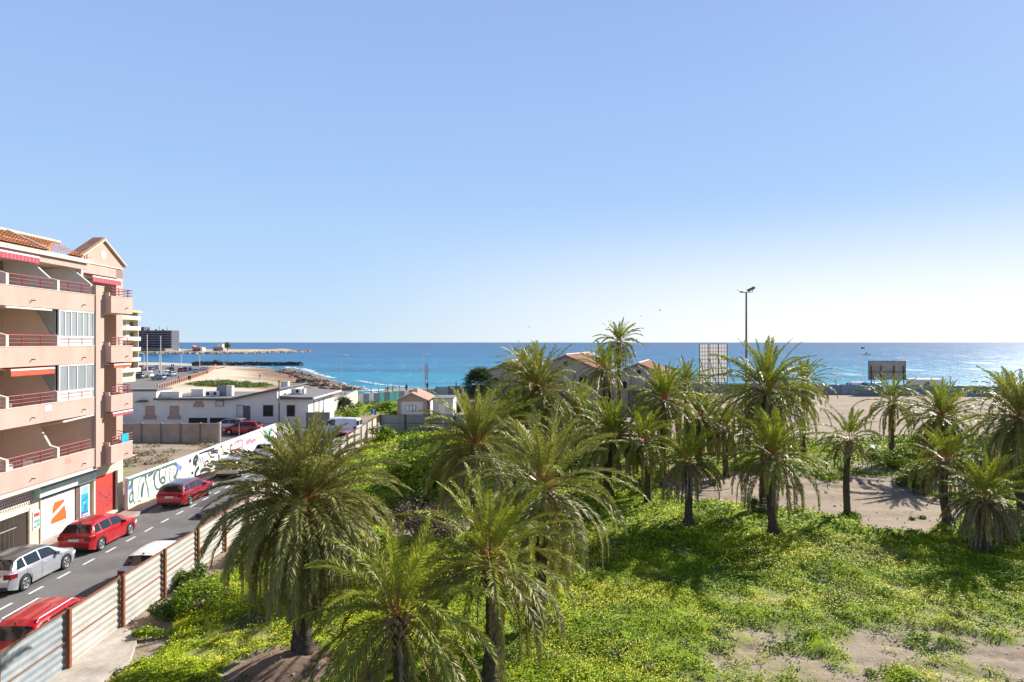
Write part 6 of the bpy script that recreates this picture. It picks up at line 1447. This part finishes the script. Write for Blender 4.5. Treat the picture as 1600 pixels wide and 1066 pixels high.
# ---------------------------------------------------------------- tiled warehouses
def warehouse(label, X0, Y, hw, zap, zeav, L_, rz, seed):
    root = thing('warehouse', label, 'warehouse', (X0, Y, 0), rz)
    m_ = MB(); m_.prism([(-hw, 0), (hw, 0), (hw, zeav), (0, zap), (-hw, zeav)], 'y', 0, L_, M['concrete']); m_.build('wall', root)
    sl_ = (zap-zeav)/hw
    for s in (-1, 1):
        m_ = MB(); n_ = int(L_/.45)
        for q in range(n_):
            ya = -.35+q*.45; lift = .04*(q % 2)
            m_.prism([(s*(hw+.5), zeav-.5*sl_+.06+lift), (0, zap+.06+lift), (0, zap+.18+lift), (s*(hw+.5), zeav-.5*sl_+.18+lift)], 'y', ya, ya+.44, M['tile_dark'] if (q*7+seed) % 5 else M['tile'])
        m_.build('tiled_roof', root)
    m_ = MB(); m_.tube([(0, -.35, zap+.2), (0, L_, zap+.2)], .14, M['cap'], 6); m_.build('ridge_cap', root)
    m_ = MB(); m_.prism([(-hw-.5, zeav-.5*sl_-.1), (0, zap-.1), (hw+.5, zeav-.5*sl_-.1), (hw+.5, zeav-.5*sl_+.05), (0, zap+.05), (-hw-.5, zeav-.5*sl_+.05)], 'y', -.38, -.352, M['roof_edge']); m_.build('verge_board', root)
    m_ = MB(); m_.box(-1.6, 1.6, -.06, 0, 0, 3.2, M['shade_brown']); m_.build('door', root)
    m_ = MB(); m_.tube([(0, -.05, zap-1.2), (0, -.02, zap-1.2)], .35, M['dark'], 14); m_.build('vent', root)
    for x in (-hw*.55, hw*.55): m_ = MB(); m_.box(x-.5, x+.5, -.05, 0, zeav-2.0, zeav-1.0, M['dark']); m_.build('window', root)
    for x in (-hw*.28, hw*.28, -hw+.15, hw-.15): m_ = MB(); m_.box(x-.12, x+.12, -.10, -.003, 0, zeav-.2, M['concrete_dark']); m_.build('pillar', root)
warehouse('larger grey warehouse with a red tiled gable roof among the palms', 8.0, 95, 4.6, 8.5, 6.6, 20, R(-17), 1)
warehouse('smaller grey warehouse with a tiled gable, right of the larger one', 19.2, 97, 4.2, 7.2, 5.5, 17, R(-17), 2)
warehouse('low warehouse with a red tiled roof mostly hidden behind the huge shaggy palm', -.5, 104, 4.2, 7.3, 5.6, 15, R(-17), 3)
# ---------------------------------------------------------------- masts, lamps, billboards, signs
fm = thing('floodlight_mast', 'tall brown floodlight mast rising above the palms', 'floodlight', at(1166, 58, -.05))
m_ = MB(); m_.tube([(0, 0, 0), (0, 0, 15.1)], [.13, .075], M['pole_brown'], 10); m_.build('pole', fm)
m_ = MB(); m_.tube([(-.55, 0, 15.05), (.55, 0, 15.1)], .03, M['pole_brown'], 6); m_.build('crossbar', fm)
for x, tz, dz in ((-.55, .5, .15), (-.28, .3, .08), (.28, -.5, .20), (.55, -.6, .33)):
    m_ = MB(); m_.box(-.20, .20, -.16, .16, -.05, .05, M['galv_grey'], rot=Matrix.Rotation(tz, 3, 'Y') @ Matrix.Rotation(.5, 3, 'X')); l_ = m_.build('floodlight', fm, loc=(x*1.05, 0, 15.1+dz))
    m_ = MB(); m_.tube([(0, 0, -dz-.02), (0, 0, 0)], .02, M['pole_brown'], 5); m_.build('bracket', l_)
M['banner'] = bpy.data.materials.new('banner_cloth'); M['banner'].use_nodes = True
bn = M['banner'].node_tree.nodes; tl = bn.new('ShaderNodeBsdfTranslucent'); tl.inputs[0].default_value = (.85, .83, .8, 1); bn['Principled BSDF'].inputs['Base Color'].default_value = (.75, .73, .7, 1)
mxb = bn.new('ShaderNodeMixShader'); mxb.inputs[0].default_value = .6; bl_ = M['banner'].node_tree.links; bl_.new(bn['Principled BSDF'].outputs[0], mxb.inputs[1]); bl_.new(tl.outputs[0], mxb.inputs[2]); bl_.new(mxb.outputs[0], bn['Material Output'].inputs[0])
b1_ = thing('lattice_billboard', 'tall billboard seen from behind through its steel lattice', 'billboard', at(1114, 130, -.1))
m_ = MB(); 
for q in range(2): m_.box(-2.75+q*2.8, -.05+q*2.8, .0, .02, 2.4, 10.2, M['banner'])
m_.build('panel', b1_)
m_ = MB()
for z in np.arange(2.4, 10.3, .78): m_.box(-2.8, 2.8, -.12, -.02, z, z+.07, M['rust_dark'])
for x in np.arange(-2.8, 2.81, .56): m_.box(x-.03, x+.03, -.2, -.121, 2.2, 10.2, M['rust_dark'])
m_.build('lattice', b1_)
for x in (-2.8, -.9, 1.0, 2.8):
    m_ = MB(); m_.tube([(x, -.25, 0), (x, -.25, 10.3)], .09, M['rust_dark'], 6); m_.tube([(x, -.25, 7.5), (x+1.2, -3.4, 0)], .07, M['rust_dark'], 6); m_.tube([(x, -.25, 4.5), (x+.75, -2.2, 2.8)], .05, M['rust_dark'], 6); m_.build('support_strut', b1_)
b2_ = thing('billboard', 'wide grey backed billboard on posts above the blue grey fence', 'billboard', at(1386, 131, -.1), R(-4))
m_ = MB()
for q in range(6): m_.box(-3.6+q*1.2, -2.43+q*1.2, 0, .1, 2.9, 6.7, M['concrete'])
m_.build('panel', b2_)
m_ = MB(); m_.box(-3.66, 3.66, -.1, .14, 6.72, 6.82, M['rust_dark']); m_.box(-3.66, -3.6, -.1, .14, 2.9, 6.72, M['rust_dark']); m_.box(3.61, 3.66, -.1, .14, 2.9, 6.72, M['rust_dark']); m_.box(-3.6, 3.6, -.1, -.02, 4.5, 4.6, M['rust_dark']); m_.build('frame', b2_)
for x in (-3.2, -1.3, 1.3, 3.2):
    m_ = MB(); m_.box(x-.08, x+.08, -.26, -.1, 0, 5.8, M['rust_dark']); m_.tube([(x, -.3, 4.6), (x+.2, -2.4, 0)], .07, M['rust_dark'], 6); m_.build('support_post', b2_)
def streetlamp(label, X0, Y, z0, h, kind='single', m=None, group=None, name='street_lamp', s=1.0):
    m = m or M['steel']; root = thing(name, label, 'street lamp', (X0, Y, z0), 0, group)
    m_ = MB(); m_.tube([(0, 0, 0), (0, 0, h)], [.10*s, .055*s], m, 8); m_.build('pole', root)
    for sx in ((1,) if kind == 'single' else (-1, 1)):
        m_ = MB(); m_.tube([(0, 0, h-.1), (sx*.5*s, 0, h+.1)], .035*s, m, 6); m_.box(min(sx*.4, sx*1.15)*s, max(sx*.4, sx*1.15)*s, -.14*s, .14*s, h+.06, h+.18, M['lamp_white']); m_.build('lamp_head', root)
    return root
streetlamp('pale street lamp rising beside the dark railing near the ramp wall', (533-800)*.110, 110, 0, 8.2)
streetlamp('pale street lamp next to the ladder shaped sign by the sea', (661-800)*.138, 138, 0, 7.9)
GL = 'street lamps along the coast road'
for i, (px, Y, h_, kd) in enumerate([(283, 245, 6.2, 'd'), (312, 238, 6.0, 'd'), (249, 236, 6.2, 'd'), (225, 240, 6.2, 'd')]):
    streetlamp(['double headed lamp on the coast road beside the parked dark cars', 'double headed lamp on the coast road by the dark rock mound, rightmost', 'double headed lamp on the coast road between the two tall masts', 'double headed lamp on the coast road just right of the cream block'][i], (px-800)/1000*Y, Y, 0, h_, kd, M['lamp_white'], GL, s=1.5)
for i, (px, Y, h_) in enumerate([(230, 190, 12.5), (251, 195, 12.2)]):
    root = thing('tall_mast', ['tall pale mast on the coast road, left of the two', 'tall pale mast on the coast road, right of the two'][i], 'mast', ((px-800)/1000*Y, Y, 0)); m_ = MB(); m_.tube([(0, 0, 0), (0, 0, h_)], [.2, .1], M['plaster_trim'], 8); m_.build('pole', root); m_ = MB(); m_.tube([(0, 0, h_), (0, 0, h_+.3)], [.2, .05], M['plaster_trim'], 8); m_.build('cap', root)
for i, (px, Y, h_) in enumerate([(1306, 140, 3.4), (1485, 132, 3.6), (1108, 138, 3.2)]):
    if i == 2: continue
    root = thing('promenade_lamp', ['short white topped lamp left of the wide billboard', 'short white topped lamp near the right end of the blue grey fence'][i], 'lamp', at(px, Y, 0)); m_ = MB(); m_.tube([(0, 0, 0), (0, 0, h_-1)], .09, M['galv_grey'], 8); m_.build('pole', root); m_ = MB(); m_.tube([(0, 0, h_-1), (0, 0, h_)], .17, M['lamp_white'], 8); m_.build('lamp_head', root)
pl = thing('beacon_pole', 'thin white pole with a small dark top left of the wide billboard', 'pole', at(1348, 150, 0)); m_ = MB(); m_.tube([(0, 0, 0), (0, 0, 9.0)], [.1, .07], M['lamp_white'], 6); m_.build('pole', pl); m_ = MB(); m_.box(-.35, .35, -.2, .2, 9.0, 9.3, M['plastic']); m_.build('lamp_head', pl)
pl = thing('thin_pole', 'thin pole between the seaside walkers and the ladder shaped sign', 'pole', at(641, 128, 0)); m_ = MB(); m_.tube([(0, 0, 0), (0, 0, 6.4)], .05, M['steel'], 6); m_.build('pole', pl); m_ = MB(); m_.box(-.25, .1, -.1, .1, 6.35, 6.5, M['steel']); m_.build('lamp_head', pl)
ls = thing('ladder_sign', 'tall ladder shaped sign post with many pale plates by the sea', 'sign', at(666.5, 138, 0)); m_ = MB()
for x in (-.3, .3): m_.tube([(x, 0, 0), (x, 0, 5.9)], .05, M['rust_dark'], 5)
m_.build('post', ls)
for q in range(6): m_ = MB(); m_.box(-.36, .36, -.07, -.03, 2.6+q*.55, 2.95+q*.55, M['concrete']); m_.build('sign_plate', ls)
wp = thing('telephone_pole', 'dark wooden pole in front of the long white house', 'pole', at(436, 77.5, 0)); m_ = MB(); m_.tube([(0, 0, 0), (0, 0, 5.9)], [.10, .07], M['wood'], 7); m_.build('pole', wp); m_ = MB(); m_.box(-.15, .15, -.1, .1, 5.7, 5.8, M['wood']); m_.build('crossarm', wp)
fp = thing('flood_pipe', 'bent pale pipe leaning from the dark fence into the green lot', 'pipe', at(597, 72, 0)); m_ = MB(); m_.tube([(-.6, .5, 1.3), (.6, -1, .5), (1.1, -2, .25), (1.9, -2.2, .3), (2.1, -2.2, .05)], .06, M['steel'], 8); m_.build('pipe', fp)
# blue street sign
bs = thing('street_sign', 'blue square street sign with a white symbol at the end of the street', 'sign', at(584, 80, 0)); m_ = MB(); m_.tube([(0, 0, 0), (0, 0, 2.0)], .035, M['steel'], 6); m_.build('post', bs)
m_ = MB(); m_.box(-.32, .32, -.06, -.04, 1.55, 2.2, mat('sign_blue', (0.01, 0.12, 0.42), .4, 0)); p_ = m_.build('sign_plate', bs)
m_ = MB(); m_.box(-.05, .05, -.066, -.06, 1.62, 2.02, M['white']); m_.box(-.14, .16, -.066, -.06, 2.022, 2.10, M['white']); m_.build('white_symbol', p_)
# far cars on the coast road
FC = [(255, 586, whitep, 'van', 60, 'white van on the coast road'), (268, 586, whitep, 'hatch', 50, 'white car just right of the white van on the coast road'), (248, 592, bluep, 'hatch', 70, 'blue car below the white van on the coast road'), (214, 590, black, 'hatch', 80, 'black car near the foot of the cream block'), (265, 578, black, 'hatch', 50, 'black car behind the white car on the coast road'),
      (283, 579, dred, 'hatch', 20, 'dark red car parked beside the double headed lamp'), (291, 578.5, bluep, 'suv', 15, 'dark blue car right of the dark red one on the coast road'), (297, 578, black, 'hatch', 15, 'black car right of the dark blue one on the coast road'), (306, 580.5, silver, 'hatch', 30, 'silver car near the end of the reddish balustrade'),
      (225, 582, red, 'hatch', 80, 'red car beside the tall left mast'), (226, 588, whitep, 'van', 80, 'white van under the cream block'), (234, 577, greyp, 'hatch', 60, 'grey car far back on the coast road, left'), (245, 574.5, silver, 'hatch', 60, 'silver car far back between the masts'), (219, 575, dred, 'hatch', 60, 'dark red car far back by the cream block'), (317, 577, whitep, 'hatch', 35, 'white car at the far end of the reddish balustrade')]
for px, py, pm, kd, rz_, lb in FC: make_car(kd, pm, lb, on_z(px, py+2.0, .02), R(rz_), lod=1, group='cars parked on the coast road')
# behind the right fence
make_car('van', paint('sky_blue_van_paint', (0.10, 0.35, 0.62)), 'blue and white van behind the sheet fence under the wide billboard', at(1366, 137, 0), R(-80), name='parked_van', lod=1, cat='van', group='vehicles behind the seaside fence')
make_car('van', whitep, 'white van behind the sheet fence left of the wide billboard', at(1342, 138, 0), R(-80), name='parked_van', lod=1, cat='van', group='vehicles behind the seaside fence')
kx = thing('kiosk', 'long white flat roofed kiosk behind the sheet fence on the right', 'kiosk', at(1452, 133, 0)); m_ = MB(); m_.box(-2.9, 2.9, 0, 3, 0, 2.55, M['grey_wall']); m_.build('wall', kx); m_ = MB(); m_.box(-3.1, 3.1, -.3, 3.3, 2.553, 2.85, M['white']); m_.build('roof', kx); m_ = MB(); m_.box(-1, 0, -.04, 0, .2, 2.2, M['dark']); m_.build('door', kx)
# boats, gulls
bt = thing('motor_boat', 'small white motor boat out on the sea above the wide billboard', 'boat', at(1353, 640, SEA), R(80))
m_ = MB(); m_.prism([(-1.2, -4), (1.2, -4), (1.4, 0), (1.1, 2.5), (0, 4.6), (-1.1, 2.5), (-1.4, 0)], 'z', -.3, 1.1, M['white']); m_.build('hull', bt)
m_ = MB(); m_.prism([(-1.5, 1.102), (1.2, 1.102), (.5, 2.6), (-1.2, 2.7)], 'x', -.8, .8, M['white']); m_.build('cabin', bt)
def gull(label, px, py, Y, sz, rz_):
    root = thing('gull', label, 'bird', at(px, Y, zat(py, Y)), rz_)
    m_ = MB(); m_.tube([(0, -.22, 0), (0, -.1, .01), (0, .08, .02), (0, .2, .03), (0, .27, .02)], [.02, .05, .06, .04, .01], M['galv_grey'], 7)
    k = m_.mi(M['galv_grey'])
    for s in (-1, 1):
        b_ = len(m_.v); m_.v += [(s*.04, .1, .03), (s*.04, -.08, .03), (s*.32, .14, .16), (s*.32, -.02, .15), (s*.68, -.02, .08), (s*.66, -.08, .08)]
        m_.f += [(b_, b_+1, b_+3, b_+2), (b_+2, b_+3, b_+5, b_+4)]; m_.m += [k, k]
    o = m_.build('body', root, fix=False); root.scale = (sz*.55,)*3
gull('gull flying above the sea left of the tallest palm', 826, 511, 70, .9, .6)
gull('gull in the sky between the tallest palm and the mast, higher', 1031, 485, 70, 1.0, 1.2)
gull('gull in the sky just right of the tallest palm, lower', 1002, 494, 75, .8, 2)
# people
def person(label, X0, Y, z0, coat, leg, rz_, seed=0, pose='walk', h=1.7):
    r_ = random.Random(seed); s = h/1.7; st_ = .22 if pose == 'walk' else .05
    J = [((0, 0, .95), .135), ((0, 0, 1.15), .13), ((0, .01, 1.36), .15), ((0, .01, 1.47), .06), ((0, .02, 1.56), .085), ((0, .02, 1.66), .075),
         ((.10, 0, .90), .10), ((.11, st_*.6, .50), .068), ((.11, st_*.8, .09), .045), ((.11, st_+.14, .035), .04),
         ((-.10, 0, .90), .10), ((-.11, -st_*.3, .50), .068), ((-.11, -st_, .10), .045), ((-.11, -st_+.14, .035), .04),
         ((.19, 0, 1.38), .065), ((.25, -.08, 1.12), .045), ((.24, .06, .88), .035), ((.24, .10, .80), .03),
         ((-.19, 0, 1.38), .065), ((-.25, .06, 1.12), .045), ((-.24, .16, .90), .035), ((-.24, .20, .82), .03)]
    Eg = [(0, 1), (1, 2), (2, 3), (3, 4), (4, 5), (0, 6), (6, 7), (7, 8), (8, 9), (0, 10), (10, 11), (11, 12), (12, 13), (2, 14), (14, 15), (15, 16), (16, 17), (2, 18), (18, 19), (19, 20), (20, 21)]
    me = bpy.data.meshes.new('body'); me.from_pydata([tuple(c*s for c in j[0]) for j in J], Eg, [])
    root = thing('person', label, 'person', (X0, Y, z0), rz_, 'people walking by the sea')
    o = bpy.data.objects.new('body', me); C.objects.link(o); o.parent = root
    md = o.modifiers.new('skin', 'SKIN'); me.skin_vertices[0].data[0].use_root = True
    for i, j in enumerate(J): me.skin_vertices[0].data[i].radius = (j[1]*s, j[1]*s)
    o.modifiers.new('sub', 'SUBSURF').levels = 1
    m = bpy.data.materials.new('clothed_person'); m.use_nodes = True; n_ = m.node_tree.nodes; l_ = m.node_tree.links
    tc = n_.new('ShaderNodeTexCoord'); sp_ = n_.new('ShaderNodeSeparateXYZ'); rp = n_.new('ShaderNodeValToRGB'); rp.color_ramp.interpolation = 'CONSTANT'
    l_.new(tc.outputs['Object'], sp_.inputs[0]); l_.new(sp_.outputs[2], rp.inputs[0]); e = rp.color_ramp.elements; e[0].color = (.03, .03, .03, 1); e[0].position = 0
    e[1].position = .09*s; e[1].color = (*leg, 1)
    a_ = e.new(.93*s); a_.color = (*coat, 1)
    # above 1 the ramp saturates, so scale height
    mm = n_.new('ShaderNodeMath'); mm.operation = 'MULTIPLY'; mm.inputs[1].default_value = .5; l_.new(sp_.outputs[2], mm.inputs[0]); l_.new(mm.outputs[0], rp.inputs[0])
    e[1].position = .045*s; e[2].position = .46*s; a_ = e.new(.74*s); a_.color = (.42, .26, .19, 1)
    l_.new(rp.outputs[0], n_['Principled BSDF'].inputs['Base Color']); me.materials.append(m)
    hr = MB(); hr.tube([(0, -.035*s, 1.60*s), (0, -.02*s, 1.68*s), (0, 0, 1.735*s)], [.09*s, .098*s, .05*s], M['dark'], 10); hr.build('hair', root, smooth=True)
    return root
BL = (.02, .022, .03)
person('person in dark clothes walking on the promenade, left of a pair', at(606, 128).x, 128, .25, BL, BL, 1.3, 1)
person('person in dark clothes walking on the promenade, right of a pair', at(614, 128).x, 128, .25, (.03, .03, .04), BL, 1.4, 2)
person('person in a dark coat standing before the thin pole by the sea', at(635, 126).x, 126, .5, BL, BL, .3, 3, 'stand', 1.8)
person('person in black beside the ladder shaped sign', at(667.5, 136).x, 136, .3, BL, BL, .5, 4, 'stand')
person('person with a red top above the slate grey wall', at(713, 130).x, 130, 1.0, (.35, .03, .05), BL, 1.5, 5)
person('distant person standing on the beach near the rocks', at(406, 200).x, 200, groundz(at(406, 200).x, 200), (.05, .03, .03), BL, 1.5, 6, 'stand')
person('walker on the coast road, left of two', at(279, 165).x, 165, .02, BL, BL, .5, 7)
person('walker on the coast road near the balustrade, right of two', at(297, 172).x, 172, .02, BL, BL, .8, 8)
for i, (px, Y) in enumerate([(268, 262), (271, 262), (318, 232), (322, 228), (325, 240)]):
    person(['far walker on the coast road behind the black car, left', 'far walker on the coast road behind the black car, right', 'walker at the far end of the balustrade in dark jacket', 'walker at the far end of the balustrade in blue', 'walker at the far end of the balustrade in pale jacket'][i], at(px, Y).x, Y, .02, [BL, BL, BL, (.05, .08, .3), (.5, .45, .42)][i], BL, i, 10+i)
